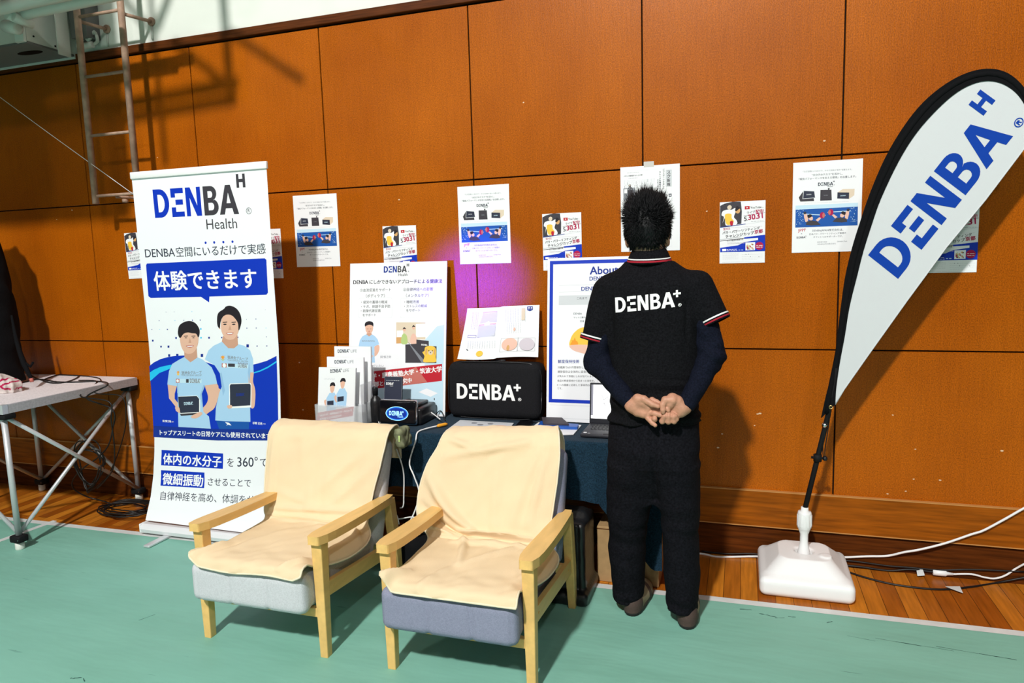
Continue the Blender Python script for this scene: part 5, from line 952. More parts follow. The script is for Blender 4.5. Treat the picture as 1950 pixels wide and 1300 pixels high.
wrL, wrR = L3(1203, 770, -0.905), L3(1305, 777, -0.905)
def lerp(a, b, t): return a + (b - a) * t
def shirt(p):
    d = loft(p, shirt_rows, 2.25)
    for sh, hm in ((shL, hmL), (shR, hmR)):
        ax = hm - sh; n = ax / np.linalg.norm(ax); c = cap(p, sh, hm + n * 0.06, 0.060, 0.0555); c = np.maximum(c, (p - hm) @ n)
        d = smin(d, c, 0.035)
    z = p[:, 2]; low = np.clip((1.10 - z) / 0.12, 0, 1)
    d = d + 0.011 * low * wob(p * np.array([0.45, 0.45, 1.7]), 42, 13) + 0.0045 * wob(p, 22, 3)
    # the armpit creases
    for sh, dx in ((shL, 0.035), (shR, -0.035)): d = d + 0.006 * np.exp(-((p[:, 0] - sh[0] - dx) / 0.008) ** 2) * np.clip((1.42 - z) / 0.1, 0, 1) * np.clip((z - 1.18) / 0.1, 0, 1)
    return d
def sleeves(p):
    d = np.full(len(p), 9.0)
    for sh, el, wr, s in ((shL, elL, wrL, 1), (shR, elR, wrR, 2)):
        a = smin(cap(p, lerp(sh, el, 0.45), el, 0.050, 0.0495), cap(p, el, lerp(el, wr, 0.97), 0.0500, 0.0335), 0.03)
        ax = (wr - el) / np.linalg.norm(wr - el); t = (p - el) @ ax; a = a + 0.008 * wob(p, 55, 30 + s) * np.clip(1.2 - np.abs(t) / 0.12, 0.45, 1)
        a = np.maximum(a, t - np.linalg.norm(wr - el) * 0.99); d = np.minimum(d, a)
    return d
hip_rows = sorted([row(775, 1170, 1327, -0.765, 0.118), row(800, 1162, 1331, -0.765, 0.124), row(850, 1157, 1333, -0.768, 0.134), row(880, 1162, 1329, -0.768, 0.124), row(905, 1190, 1304, -0.765, 0.095), row(930, 1218, 1275, -0.765, 0.07), row(952, 1230, 1262, -0.762, 0.05)])
legL = sorted([row(835, 1185, 1230, -0.766, 0.07), row(880, 1157, 1254, -0.763, 0.122), row(930, 1157, 1246, -0.752, 0.106), row(980, 1157, 1235, -0.738, 0.096), row(1030, 1160, 1229, -0.722, 0.088), row(1080, 1164, 1228, -0.703, 0.086), row(1120, 1167, 1225, -0.688, 0.084), row(1136, 1168, 1226, -0.684, 0.082)])
legR = sorted([row(835, 1262, 1306, -0.768, 0.07), row(880, 1240, 1334, -0.768, 0.122), row(930, 1247, 1332, -0.765, 0.106), row(980, 1258, 1331, -0.760, 0.096), row(1030, 1262, 1331, -0.755, 0.090), row(1080, 1264, 1334, -0.748, 0.090), row(1120, 1266, 1330, -0.742, 0.086), row(1158, 1271, 1330, -0.740, 0.084)])
def trousers(p):
    z = p[:, 2]; d = loft(p, hip_rows, 2.2); g = np.minimum(loft(p, legL, 2.1), loft(p, legR, 2.1)); d = smin(d, g, 0.03)
    kn = np.exp(-((z - 0.42) / 0.16) ** 2); hm = np.exp(-((z - 0.06) / 0.07) ** 2); th = np.exp(-((z - 0.66) / 0.07) ** 2)
    d = d + 0.0055 * kn * wob(p * np.array([0.6, 0.6, 1.6]), 34, 21) + 0.007 * hm * wob(p * np.array([0.6, 0.6, 1.8]), 45, 23) + 0.006 * th * wob(p * np.array([0.7, 0.4, 1.3]), 32, 25) + 0.0045 * wob(p, 20, 5)
    cx = np.interp(z, [0.62, 0.95], [0, 0]) + (at_y(1245, 870, -0.9).x); d = d + 0.012 * np.exp(-((p[:, 0] - cx) / 0.012) ** 2) * np.clip((0.86 - z) / 0.12, 0, 1) * (p[:, 1] < -0.78) * (z > 0.55)
    # pocket seams
    return d
HC = L3(1233, 436, -0.735); NB = L3(1238, 512, -0.752)
def body(p):
    d = ell(p, HC, (0.074, 0.094, 0.112)); d = smin(d, ell(p, HC + np.array([0, 0.03, -0.062]), (0.060, 0.068, 0.062)), 0.04)        # skull, jaw
    d = smin(d, cap(p, HC + np.array([0.003, -0.022, -0.07]), NB, 0.055, 0.060), 0.03)                                               # neck
    d = smin(d, cap(p, HC + np.array([0, 0.090, 0.0]), HC + np.array([0, 0.106, -0.032]), 0.008, 0.014), 0.015)                        # nose
    d = smin(d, ell(p, HC + np.array([0, 0.088, -0.068]), (0.026, 0.012, 0.009)), 0.008); d = smin(d, ell(p, HC + np.array([0, 0.085, -0.095]), (0.022, 0.018, 0.016)), 0.02)
    for sx in (-1, 1):
        d = smax(d, -ell(p, HC + np.array([sx * 0.031, 0.098, 0.006]), (0.016, 0.014, 0.010)), 0.008); d = smin(d, ell(p, HC + np.array([sx * 0.031, 0.080, 0.005]), (0.012, 0.012, 0.010)), 0.003)   # eyes
        e = ell(p, HC + np.array([sx * 0.080, 0.0, -0.040]), (0.012, 0.021, 0.034)); e = smax(e, -ell(p, HC + np.array([sx * 0.086, 0.010, -0.036]), (0.008, 0.011, 0.020)), 0.004); d = smin(d, e, 0.008)
    inner = loft(p, [(r[0], r[1], r[2], r[3] - 0.016, r[4] - 0.016) for r in shirt_rows[:-2]], 2.2); d = smin(d, inner, 0.03)
    for sh, el, wr in ((shL, elL, wrL), (shR, elR, wrR)): d = smin(d, np.minimum(cap(p, sh, el, 0.040, 0.036), cap(p, el, wr, 0.038, 0.024)), 0.02)
    leg = np.minimum(loft(p, [(r[0], r[1], r[2], r[3] - 0.018, r[4] - 0.025) for r in legL], 2.0), loft(p, [(r[0], r[1], r[2], r[3] - 0.018, r[4] - 0.025) for r in legR], 2.0))
    hp = loft(p, [(r[0], r[1], r[2], r[3] - 0.016, r[4] - 0.018) for r in hip_rows], 2.2); return smin(d, smin(hp, leg, 0.03), 0.03)
# hands: chains of (px, py, y, radius) behind the back, palms towards the viewer
def H(cx, cy, y, r): return (np.array(at_y(1180 + cx * 0.0718, 740 + cy * 0.0718, y)), r)
def chain(p, pts, k=0.006):
    d = None
    for (a, ra), (b, rb) in zip(pts, pts[1:]): c = cap(p, a, b, ra, rb); d = c if d is None else smin(d, c, 0.003)
    return d
handL = dict(
    palm=[[H(330, 450, -0.915, .024), H(470, 330, -0.918, .025), H(620, 360, -0.922, .022), H(760, 480, -0.920, .017)], [H(330, 450, -0.915, .024), H(480, 600, -0.918, .021), H(640, 660, -0.920, .018), H(740, 690, -0.920, .015)], [H(420, 470, -0.912, .022), H(620, 520, -0.912, .018), H(800, 600, -0.914, .014)]],
    fingers=[[H(480, 270, -0.925, .021), H(640, 275, -0.934, .0150), H(860, 410, -0.942, .0118), H(1020, 468, -0.945, .0088)],
             [H(720, 400, -0.915, .0115), H(860, 290, -0.918, .0105), H(980, 345, -0.922, .0095), H(1055, 375, -0.926, .0075)],
             [H(760, 560, -0.915, .012), H(930, 560, -0.918, .0105), H(1100, 600, -0.922, .0095), H(1230, 640, -0.930, .008)],
             [H(760, 640, -0.920, .0115), H(920, 650, -0.932, .0105), H(1050, 690, -0.936, .0095), H(1100, 700, -0.938, .0085)],
             [H(700, 690, -0.920, .0110), H(760, 790, -0.928, .0100), H(860, 905, -0.936, .0090), H(945, 970, -0.940, .0078)],
             [H(890, 780, -0.922, .0105), H(925, 800, -0.938, .0102), H(935, 820, -0.936, .0095)]])
handR = dict(
    palm=[[H(1650, 510, -0.915, .022), H(1520, 330, -0.918, .023), H(1400, 270, -0.922, .023), H(1330, 400, -0.930, .020)], [H(1650, 510, -0.915, .022), H(1620, 640, -0.916, .017), H(1480, 690, -0.916, .016), H(1250, 700, -0.914, .015)], [H(1620, 540, -0.914, .020), H(1450, 560, -0.912, .018), H(1260, 620, -0.912, .014)]],
    fingers=[[H(1400, 300, -0.930, .0215), H(1210, 300, -0.938, .0150), H(1140, 430, -0.946, .0118), H(1150, 560, -0.950, .0105), H(1150, 620, -0.950, .0082)],
             [H(1220, 470, -0.930, .009), H(1270, 530, -0.940, .0095), H(1290, 575, -0.942, .0085)],
             [H(1150, 690, -0.914, .0115), H(1130, 850, -0.922, .0118), H(1130, 865, -0.938, .0110), H(1190, 730, -0.944, .0095), H(1215, 660, -0.938, .0080)],
             [H(1290, 680, -0.914, .0115), H(1290, 860, -0.922, .0118), H(1292, 870, -0.938, .0112), H(1300, 730, -0.944, .0098), H(1310, 650, -0.938, .0082)],
             [H(1430, 690, -0.914, .0115), H(1440, 850, -0.922, .0115), H(1440, 865, -0.938, .0108), H(1430, 740, -0.944, .0095), H(1420, 680, -0.938, .0080)],
             [H(1520, 690, -0.914, .0105), H(1500, 790, -0.922, .0100), H(1500, 805, -0.934, .0098), H(1480, 720, -0.940, .0085)]])
def hand(p, h, el, wr):
    d = cap(p, lerp(el, wr, 0.75), wr, 0.026, 0.024)
    for c in h['palm']: d = smin(d, chain(p, c), 0.014)
    for c in h['fingers']: d = smin(d, chain(p, c), 0.0032)
    return d
t = thing('person', (3.80, -0.76, 0), 'person in black polo shirt and trousers seen from behind, hands clasped behind back', 'person')
mb = MB()
v_, f_ = sdf_mesh(body, (3.42, -0.98, 0.03), (4.14, -0.56, 1.80), 0.007)
cen = v_[f_].mean(1); hz = HC[2]
nap = (cen[:, 1] < HC[1] - 0.012 + 0 * cen[:, 0]) & (cen[:, 2] > hz - 0.118) & (cen[:, 2] < hz - 0.05) & (np.abs(cen[:, 0] - HC[0]) < 0.055)
mb.v = [Vector(x) for x in v_]; mb.f = [tuple(int(i) for i in q_) for q_ in f_]; mb.m = ['nape' if n_ else 'skin' for n_ in nap]; mb.sm = [True] * len(f_)
for h, el, wr in ((handL, elL, wrL), (handR, elR, wrR)):
    allp = np.array([a for g in h.values() for c in g for a, r in c]); lo, hi = allp.min(0) - 0.04, allp.max(0) + 0.04
    v_, f_ = sdf_mesh(lambda p: hand(p, h, el, wr), lo, hi, 0.0022); o = len(mb.v)
    mb.v += [Vector(x) for x in v_]; mb.f += [tuple(int(i) + o for i in q_) for q_ in f_]; mb.m += ['skin'] * len(f_); mb.sm += [True] * len(f_)
mb.build('body', t)
sdf_part(shirt, (3.42, -0.98, 0.86), (4.16, -0.58, 1.60), 0.006, 'polo_black').build('polo_shirt', t)
sdf_part(sleeves, (3.42, -0.98, 0.88), (4.16, -0.66, 1.35), 0.006, 'sleeve_navy').build('long_sleeves', t, label='dark navy long sleeves')
sdf_part(trousers, (3.52, -0.98, 0.01), (4.02, -0.58, 1.0), 0.006, 'trouser_black').build('trousers', t)
# sleeve stripes
for sh, hm, lb in ((shL, hmL, 0), (shR, hmR, 1)):
    n = Vector(hm - sh).normalized(); c = Vector(hm); mb = MB()
    a = n.orthogonal().normalized(); b = n.cross(a); R_ = 0.0603
    for off, m in ((-0.0045, 'stripe_white'), (0.0015, 'polo_black'), (0.0065, 'stripe_red'), (0.0115, 'polo_black')):
        pts = [c + n * (off - 0.003) + (a * math.cos(th) + b * math.sin(th)) * (R_ + (0.0012 if m != 'polo_black' else 0)) for th in np.linspace(0, 6.283185, 49)[:-1]]
        q2 = [p + n * 0.0058 for p in pts]; mb.add(pts + q2, [(i, (i + 1) % 48, 48 + (i + 1) % 48, 48 + i) for i in range(48)], m, True)
    mb.build('sleeve_stripe', t, label='white and red stripes on the sleeve hem')
# collar
mb = MB(); cc = Vector(L3(1236, 488, -0.750)); NC = 48
def ring(k, z, ax, ay, tilt, y0=0.0): th = 2 * math.pi * k / NC; return cc + V(ax * math.sin(th), y0 - ay * math.cos(th), z - tilt * math.cos(th) * -1 - tilt)
levels = [(0.018, 0.061, 0.064, -0.012, 'polo_black'), (0.022, 0.064, 0.067, -0.012, 'polo_black'), (0.004, 0.075, 0.078, -0.010, 'polo_black'), (-0.010, 0.083, 0.085, -0.006, 'stripe_white'), (-0.0145, 0.0855, 0.087, -0.006, 'polo_black'), (-0.0175, 0.087, 0.0885, -0.006, 'stripe_red'), (-0.024, 0.0895, 0.091, -0.006, 'polo_black'), (-0.030, 0.088, 0.089, -0.006, 'polo_black')]
for l0, l1 in zip(levels, levels[1:]):
    A = [ring(k, l0[0], l0[1], l0[2], l0[3]) for k in range(NC)]; B = [ring(k, l1[0], l1[1], l1[2], l1[3]) for k in range(NC)]
    mb.add(A + B, [(i, (i + 1) % NC, NC + (i + 1) % NC, NC + i) for i in range(NC)], l0[4], True)
mb.build('collar', t, label='black collar with white and red edge stripes')
# printed wordmark on the back: follow the shirt surface
LB, LE, LT = at_y(1170, 596, -0.90), at_y(1285, 585, -0.90), at_y(1168.5, 567.5, -0.90)
ex = (LE - LB) / LOGO_W; ez = (LT - LB)
raw = MB()
for k, o, hs in logo_polys('+', True): raw.poly(o, 'ink_white', lambda x, y: LB + ex * x + ez * y, hs)
bm = bmesh.new(); bv = [bm.verts.new(v) for v in raw.v]
for f in raw.f:
    try: bm.faces.new([bv[i] for i in f])
    except ValueError: pass
bmesh.ops.subdivide_edges(bm, edges=[e for e in bm.edges if e.calc_length() > 0.012], cuts=3, use_grid_fill=True); bmesh.ops.triangulate(bm, faces=bm.faces[:]); bm.verts.index_update()
P = np.array([v.co[:] for v in bm.verts]); ys = np.full(len(P), -0.98)
for _ in range(60):
    q_ = P.copy(); q_[:, 1] = ys; d = shirt(q_); ys = ys + np.clip(d - 0.0022, -0.01, 0.01) * 0.8
P[:, 1] = ys; mb = MB(); mb.add([tuple(p) for p in P], [tuple(v.index for v in f.verts) for f in bm.faces], 'ink_white', True); bm.free()
mb.build('printed_wordmark', t, label='large white printed lettering across the back')
# shoes
def shoe(name, heel, ang):
    c, s_ = math.cos(ang), math.sin(ang)
    def loc(p): q = p - np.array(heel); return np.stack([q[:, 0] * c - q[:, 1] * s_, q[:, 0] * s_ + q[:, 1] * c, q[:, 2]], 1)
    def f(p):
        q = loc(p); d = ell(q, (0, 0.042, 0.045), (0.040, 0.046, 0.060)); d = smin(d, ell(q, (0, 0.19, 0.028), (0.050, 0.100, 0.042)), 0.04); d = smin(d, ell(q, (0, 0.12, 0.045), (0.042, 0.10, 0.055)), 0.03)
        d = smin(d, np.maximum(loft(q[:, [0, 1, 2]], [(0.0, 0, 0.14, 0.046, 0.142), (0.022, 0, 0.14, 0.047, 0.144)], 2.6), -q[:, 2]), 0.006); return np.maximum(d, -q[:, 2] + 0.001)
    v_, f_ = sdf_mesh(f, (heel[0] - 0.16, heel[1] - 0.05, -0.02), (heel[0] + 0.16, heel[1] + 0.34, 0.14), 0.006); cen = loc(v_[f_].mean(1))
    mm = ['shoe_sole' if z < 0.014 else ('shoe_brown' if y < 0.055 or (z < 0.03 and y < 0.2) else ('shoe_beige' if (y < 0.15 or y > 0.185) else 'shoe_brown')) for x, y, z in cen]
    mb = MB(); mb.v = [Vector(x) for x in v_]; mb.f = [tuple(int(i) for i in q_) for q_ in f_]; mb.m = mm; mb.sm = [True] * len(f_); return mb.build(name, t)
hl, hr = at_z(1200, 1177, 0), at_z(1308, 1203, 0)
shoe('shoe', (hl.x, hl.y + 0.01, 0.003), 0.10); shoe('shoe', (hr.x, hr.y + 0.01, 0.003), -0.05)
# hair: a close cap and many tapering tufts
HR = np.array([0.082, 0.102, 0.122])
def hcap(p):
    q = p - HC; d = ell(p, HC + np.array([0, -0.004, 0.002]), HR)
    back = -0.078 + 0.02 * np.clip((q[:, 1] + 0.02) / 0.06, 0, 1); lim = np.where(q[:, 1] < 0.02, back + 0.012 * np.abs(q[:, 0]) / 0.07, 0.025 + 0.4 * np.clip(q[:, 1] - 0.05, 0, 1))
    d = np.maximum(d, (lim - q[:, 2]) * 0.8)
    for sx in (-1, 1): d = smax(d, -ell(p, HC + np.array([sx * 0.085, 0.004, -0.040]), (0.024, 0.024, 0.036)), 0.006)
    return d + 0.0018 * wob(p, 120, 9)
mb = sdf_part(hcap, tuple(HC - np.array([0.12, 0.14, 0.14])), tuple(HC + np.array([0.12, 0.14, 0.16])), 0.006, 'hair')
rs = np.random.RandomState(11); NCL = 1000; vs = []; fs = []
for c_ in range(NCL):
    n = rs.normal(size=3); n /= np.linalg.norm(n)
    if n[2] < -0.62 or (n[1] > 0.5 and n[2] < 0.3): continue
    top = n[2] > 0.45
    for k in range(11 if top else 9):
        m_ = n + rs.normal(size=3) * 0.10; m_ /= np.linalg.norm(m_); root = HC + m_ * HR * (0.97 if top else 1.0); rel = root - HC
        if rel[2] < -0.074 or (abs(m_[0]) > 0.8 and rel[2] < -0.03 and m_[1] > -0.35): continue
        ss = lambda a, b, x: (lambda t_: t_ * t_ * (3 - 2 * t_))(min(max((x - a) / (b - a), 0), 1))
        upw = ss(0.05, 0.75, m_[2]); dnw = ss(0.45, -0.15, m_[2]) * (1 - 0.55 * abs(m_[0]) * ss(-0.35, 0.1, m_[2])); mid = 1 - abs(2 * upw - 1)
        dr = n * (0.36 + 0.36 * upw) + np.array([n[0] * (0.25 + 0.45 * mid), 0.04, 0.80 * upw - 0.80 * dnw]); ln = 0.013 + 0.010 * rs.rand() + upw * (0.020 + 0.026 * rs.rand() * rs.rand() + 0.010 * (c_ % 3 == 0)) + 0.012 * mid * abs(n[0]) * rs.rand()
        cl = rs.normal(size=3) * 0.07; dr = dr + (cl if k else 0) + (np.sin(c_ * 1.7) * 0.34) * np.array([np.cos(c_), np.sin(c_), 0])
        dr /= np.linalg.norm(dr); a = Vector(root); d1_ = Vector(dr); b = a + d1_ * ln * 0.55; tipd = (d1_ + Vector(n) * 0.1 + Vector((0, 0, 0.12 if top else -0.28)) + Vector(rs.normal(size=3)) * 0.08).normalized(); e_ = b + tipd * ln * 0.5
        w_ = 0.0011 + 0.0007 * rs.rand(); u = d1_.orthogonal().normalized() * w_; v = d1_.cross(u).normalized() * w_; tri = [u, -0.5 * u + 0.87 * v, -0.5 * u - 0.87 * v]; o = len(vs)
        vs += [a + q for q in tri] + [b + q * 0.75 for q in tri] + [e_]; fs += [(o, o + 1, o + 4, o + 3), (o + 1, o + 2, o + 5, o + 4), (o + 2, o, o + 3, o + 5), (o + 3, o + 4, o + 6), (o + 4, o + 5, o + 6), (o + 5, o + 3, o + 6)]
mb.add(vs, fs, 'hair', True)
mb.build('hair', t)
# ------------------------------------------------------------------ feather flag
FY = -0.27
t = thing('feather_flag', (4.41, -0.215, 0), 'white feather flag with blue lettering on a white weighted base', 'flag')
def basef(p):
    d = rbx(p, (4.405, -0.222, 0.045), (0.20, 0.20, 0.045), 0.03)
    z = p[:, 2]; k = np.clip((z - 0.08) / 0.08, 0, 1); hs = 0.190 - 0.085 * k; q = np.stack([np.abs(p[:, 0] - 4.405) - hs + 0.05, np.abs(p[:, 1] + 0.222) - hs + 0.05], 1)
    d2 = np.linalg.norm(np.maximum(q, 0), axis=1) + np.minimum(q.max(1), 0) - 0.05; d2 = np.maximum(d2 * 0.75, np.maximum(0.05 - z, z - 0.155)); d = smin(d, d2, 0.012)
    r = np.hypot(p[:, 0] - 4.405, p[:, 1] + 0.222); d = smax(d, -np.maximum(r - 0.040, 0.13 - z), 0.012)
    r2 = np.hypot(p[:, 0] - 4.495, p[:, 1] + 0.27); d = smin(d, np.maximum(r2 - 0.026, np.abs(z - 0.15) - 0.012), 0.006); return d
sdf_part(basef, (4.18, -0.45, -0.02), (4.63, 0.0, 0.19), 0.006, 'white_plastic').build('base', t)
mb = MB(); mb.lathe([(0, 0.12), (0.029, 0.12), (0.030, 0.14), (0.024, 0.165), (0.018, 0.20), (0.018, 0.235), (0.027, 0.262), (0.031, 0.268), (0.031, 0.335), (0.028, 0.345), (0.017, 0.347), (0.016, 0.366), (0, 0.366)], (4.405, -0.222, 0), 'white_plastic', 28)
for k in range(12): a = k * math.pi / 6; mb.box((-0.0025, 0.030, 0.275), (0.0025, 0.0325, 0.33), 'white_plastic', Matrix.Translation((4.405, -0.222, 0)) @ Matrix.Rotation(a, 4, 'Z'))
mb.build('socket', t)
F = lambda a, b: at_y(1500 + a * 0.5383, 100 + b * 0.53846, FY)
out = [(118, 1292), (135, 1215), (152, 1150), (166, 1080), (176, 1000), (188, 900), (204, 790), (228, 690), (256, 600), (290, 500), (345, 372), (410, 262), (480, 175), (560, 110), (640, 70), (715, 58), (780, 75), (836, 125), (880, 200), (900, 280)]
inn = [(168, 1244), (172, 1180), (185, 1090), (202, 1000), (218, 900), (245, 790), (268, 700), (298, 605), (330, 515), (392, 385), (455, 285), (530, 200), (600, 140), (665, 108), (725, 102), (780, 122), (825, 165), (862, 240), (868, 285)]
def smooth2(pts, n=4):
    o = []
    for i in range(len(pts) - 1):
        p0, p1, p2, p3 = [Vector(pts[min(max(i + k, 0), len(pts) - 1)]) for k in (-1, 0, 1, 2)]
        for k in range(n): u = k / n; w_ = 0.5 * ((2 * p1) + (p2 - p0) * u + (2 * p0 - 5 * p1 + 4 * p2 - p3) * u * u + (3 * p1 - p0 - 3 * p2 + p3) * u ** 3); o.append((w_.x, w_.y))
    o.append(pts[-1]); return o
so, si = smooth2(out), smooth2(inn)
ri = [(868, 300), (836, 340), (700, 520), (560, 690), (420, 880), (290, 1062), (200, 1190)]
rip = lambda p: 0.006 * math.sin((p.x - 4.4) * 9 + (p.z - 0.8) * 5) * min(1, max(0, (p.z - 0.95) / 0.4))
ws = si + ri; pts3 = [F(*p) for p in ws]; C2d = [(p.x, p.z) for p in pts3]
mb = MB(); mb.prism(C2d, 'flag_white', lambda x, z: V(x, FY - 0.0012, z), lambda x, z: V(x, FY + 0.0012, z)); mb.tube([F(*p) for p in [si[-1]] + ri + [si[0]]], 0.0028, 'flag_white', 6); 
# lettering, on both faces of the sail
def fl(side):
    B0, B1, T0 = F(390, 800), F(797, 296), F(284, 716); ex = (B1 - B0) / LOGO_W; ey_ = (T0 - B0)
    fn = lambda x, y: (lambda p: V(p.x, FY - 0.0022 * side, p.z))(B0 + ex * x + ey_ * y)
    for k, o, hs in logo_polys('H', True): mb.poly(o, 'flag_blue', fn, hs)
fl(1); fl(-1)
mb.build('sail', t)
mb = MB(); band = so + si[::-1]; mb.prism([(F(*p).x, F(*p).z) for p in band], 'black_fabric', lambda x, z: V(x, FY - 0.005, z), lambda x, z: V(x, FY + 0.005, z))
mid = [((so[min(int(i * len(so) / len(si)), len(so) - 1)][0] * .62 + p[0] * .38), (so[min(int(i * len(so) / len(si)), len(so) - 1)][1] * .62 + p[1] * .38)) for i, p in enumerate(si)]
mb.tube([F(*p) for p in mid[::2]], 0.0115, 'black_fabric', 8); mb.build('pole_sleeve', t, label='black fabric sleeve along the curved edge')
pb = V(4.405, -0.222, 0.35)
mb = MB(); mb.tube([pb, pb + (at_y(1577, 790, -0.26) - pb) * 0.5, at_y(1577, 790, -0.26), at_y(1591, 700, FY)], 0.0115, 'matte_black', 12); mb.tube([at_y(1570, 812, -0.257), at_y(1571, 805, -0.258)], 0.014, 'chrome', 12); mb.build('pole', t)
c = pb + (at_y(1577, 790, -0.26) - pb) * 0.56; mb = MB(); mb.lathe([(0.0115, -0.016), (0.018, -0.016), (0.018, 0.016), (0.0115, 0.016)], c, 'matte_black', 16); mb.tube([c + V(-0.028, -0.004, 0.002), c + V(0.03, -0.01, 0.002)], 0.006, 'matte_black', 8); mb.add(*sdf_mesh(lambda p: np.linalg.norm(p - np.array(c + V(0.030, -0.012, 0.002)), axis=1) - 0.012, tuple(c + V(0.01, -0.03, -0.02)), tuple(c + V(0.05, 0.01, 0.02)), 0.004), 'black_plastic', True); mb.build('clamp', t)
mb = MB(); g1 = at_y(1582, 775, FY - 0.01); mb.tube([g1 + V(0.007 * math.cos(a), -0.002, 0.007 * math.sin(a)) for a in np.linspace(0, 6.283, 15)], 0.0025, 'brass', 6); mb.build('grommet', t, label='brass grommet')
mb = MB(); mb.tube([g1, at_y(1578, 810, -0.265), at_y(1571, 855, -0.262), c + V(0.03, -0.012, 0)], 0.0022, 'cable_black', 6, spline=4); mb.tube([g1 + V(-0.004, 0, 0), at_y(1573, 812, -0.265), at_y(1567, 850, -0.262), c + V(0.024, -0.012, 0)], 0.0022, 'cable_black', 6, spline=4); mb.build('elastic_cord', t)

# ------------------------------------------------------------------ cables along the wall
def fl_(px, py, r=0.004):
    p = at_z(px, py, r)
    if p.y > -0.012: p = at_y(px, py, -0.012); p.z = max(p.z, r)
    return p
cord('cable', [fl_(1300, 1053), fl_(1336, 1054), fl_(1370, 1060), fl_(1437, 1059), fl_(1520, 1060), fl_(1600, 1061), fl_(1650, 1059), fl_(1690, 1058), at_y(1722, 1051, -0.03), at_y(1752, 1046, -0.035), at_y(1800, 1034, -0.035), at_y(1850, 1017, -0.035), at_y(1872, 1010, -0.035), at_y(1910, 990, -0.035), at_y(1960, 962, -0.035), at_y(2010, 940, -0.035)], 0.0055, 'cable_white', 'white cable running from behind the man along the wall and rising at the right')
t = thing('extension_lead', tuple(fl_(1800, 1092)), 'white extension lead with a pale plug on the floor at the far right', 'cable')
MB().tube([fl_(1815, 1093), fl_(1850, 1093), fl_(1875, 1099), fl_(1895, 1101), fl_(1915, 1095), fl_(1935, 1082), at_y(1960, 1070, -0.03), at_y(2000, 1062, -0.03)], 0.0045, 'cable_white', 8, spline=6).build('cord', t)
a, b = fl_(1776, 1089, 0.014), fl_(1815, 1093, 0.012); MB().tube([a, a + (b - a) * .02, a + (b - a) * .62, a + (b - a) * .7, b], [0.008, 0.0145, 0.0145, 0.009, 0.006], 'white_plastic', 10).build('plug', t)
cord('cable', [fl_(1598, 1075), fl_(1640, 1079), fl_(1690, 1086), fl_(1730, 1084), fl_(1755, 1086), fl_(1778, 1089, .012)], 0.005, 'cable_black', 'black cable plugged into the white extension lead')
cord('cable', [fl_(1595, 1065), fl_(1640, 1070), fl_(1690, 1077), fl_(1730, 1080), fl_(1790, 1085), fl_(1850, 1084), fl_(1950, 1088)], 0.004, 'cable_black', 'thin black cable tight against the foot of the wall')
cord('cable', [fl_(1600, 1083), fl_(1640, 1097), fl_(1690, 1110), fl_(1740, 1118), fl_(1795, 1122), fl_(1850, 1117), fl_(1900, 1109), fl_(1960, 1098), fl_(2020, 1092)], 0.005, 'cable_black', 'black cable curving across the floorboards under a scrap of tape')
for pts, lb in (((( 1745, 1084), (1757, 1083), (1761, 1095), (1747, 1096)), 'small scrap of white tape over the cables'), (((1800, 1116), (1828, 1116), (1834, 1129), (1815, 1122)), 'torn scrap of white tape on the curving black cable')):
    mb = MB(); q4 = [fl_(px, py, 0.0108) for px, py in pts]; mb.add(q4 + [p - V(0, 0, 0.0006) for p in q4], [(0, 1, 2, 3), (7, 6, 5, 4)], 'tape_white'); mb.build('tape_scrap', label=lb, cat='tape')
cord('cable', [fl_(1600, 1078), fl_(1560, 1074), fl_(1480, 1063), fl_(1438, 1054), fl_(1385, 1054), fl_(1336, 1049)], 0.004, 'cable_black', 'black cable on the floor between the man and the flag base')

# ------------------------------------------------------------------ portable stage deck at the left
DX = 0.287; DYF, DYR = -0.925, -0.02; DT, DB = 0.838, 0.787
t = thing('stage_deck', (-0.5, -0.47, 0), 'portable gray stage deck on folding aluminium legs at the left edge', 'stage')
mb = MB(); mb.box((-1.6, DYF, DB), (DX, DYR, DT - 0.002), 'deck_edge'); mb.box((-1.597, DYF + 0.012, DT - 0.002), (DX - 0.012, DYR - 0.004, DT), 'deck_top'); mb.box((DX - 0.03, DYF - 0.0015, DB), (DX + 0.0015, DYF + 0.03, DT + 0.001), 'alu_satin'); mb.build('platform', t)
MX = (0.245, -0.640, -1.52); FYs = (-0.888, -0.055)
for i, x in enumerate(MX):
    for y in FYs:
        mb = MB(); mb.rbox((x - 0.045, y - 0.035 if y < -0.5 else y - 0.03, DB - 0.034), (x + 0.045, y + 0.035, DB - 0.001), 'matte_black', 0.008, 2); mb.build('joint_block', t); mb = MB(); mb.rbox((x - 0.038, y - 0.03, 0.045), (x + 0.038, y + 0.03, 0.085), 'matte_black', 0.008, 2); mb.tube([(x + 0.035, y - 0.032, 0.066), (x + 0.035, y - 0.034, 0.066)], 0.003, 'chrome', 6); mb.build('joint_block', t)
        MB().tube([(x, y, 0.08), (x - 0.008 if i == 0 else x, y, DB - 0.03)], 0.0155, 'alu', 14).build('leg', t)
        MB().lathe([(0, 0), (0.021, 0), (0.0235, 0.006), (0.0235, 0.048), (0, 0.048)], (x, y, 0.0), 'foot_white', 16).build('rubber_foot', t, label='pale rubber foot')
zt, zb = DB - 0.025, 0.075
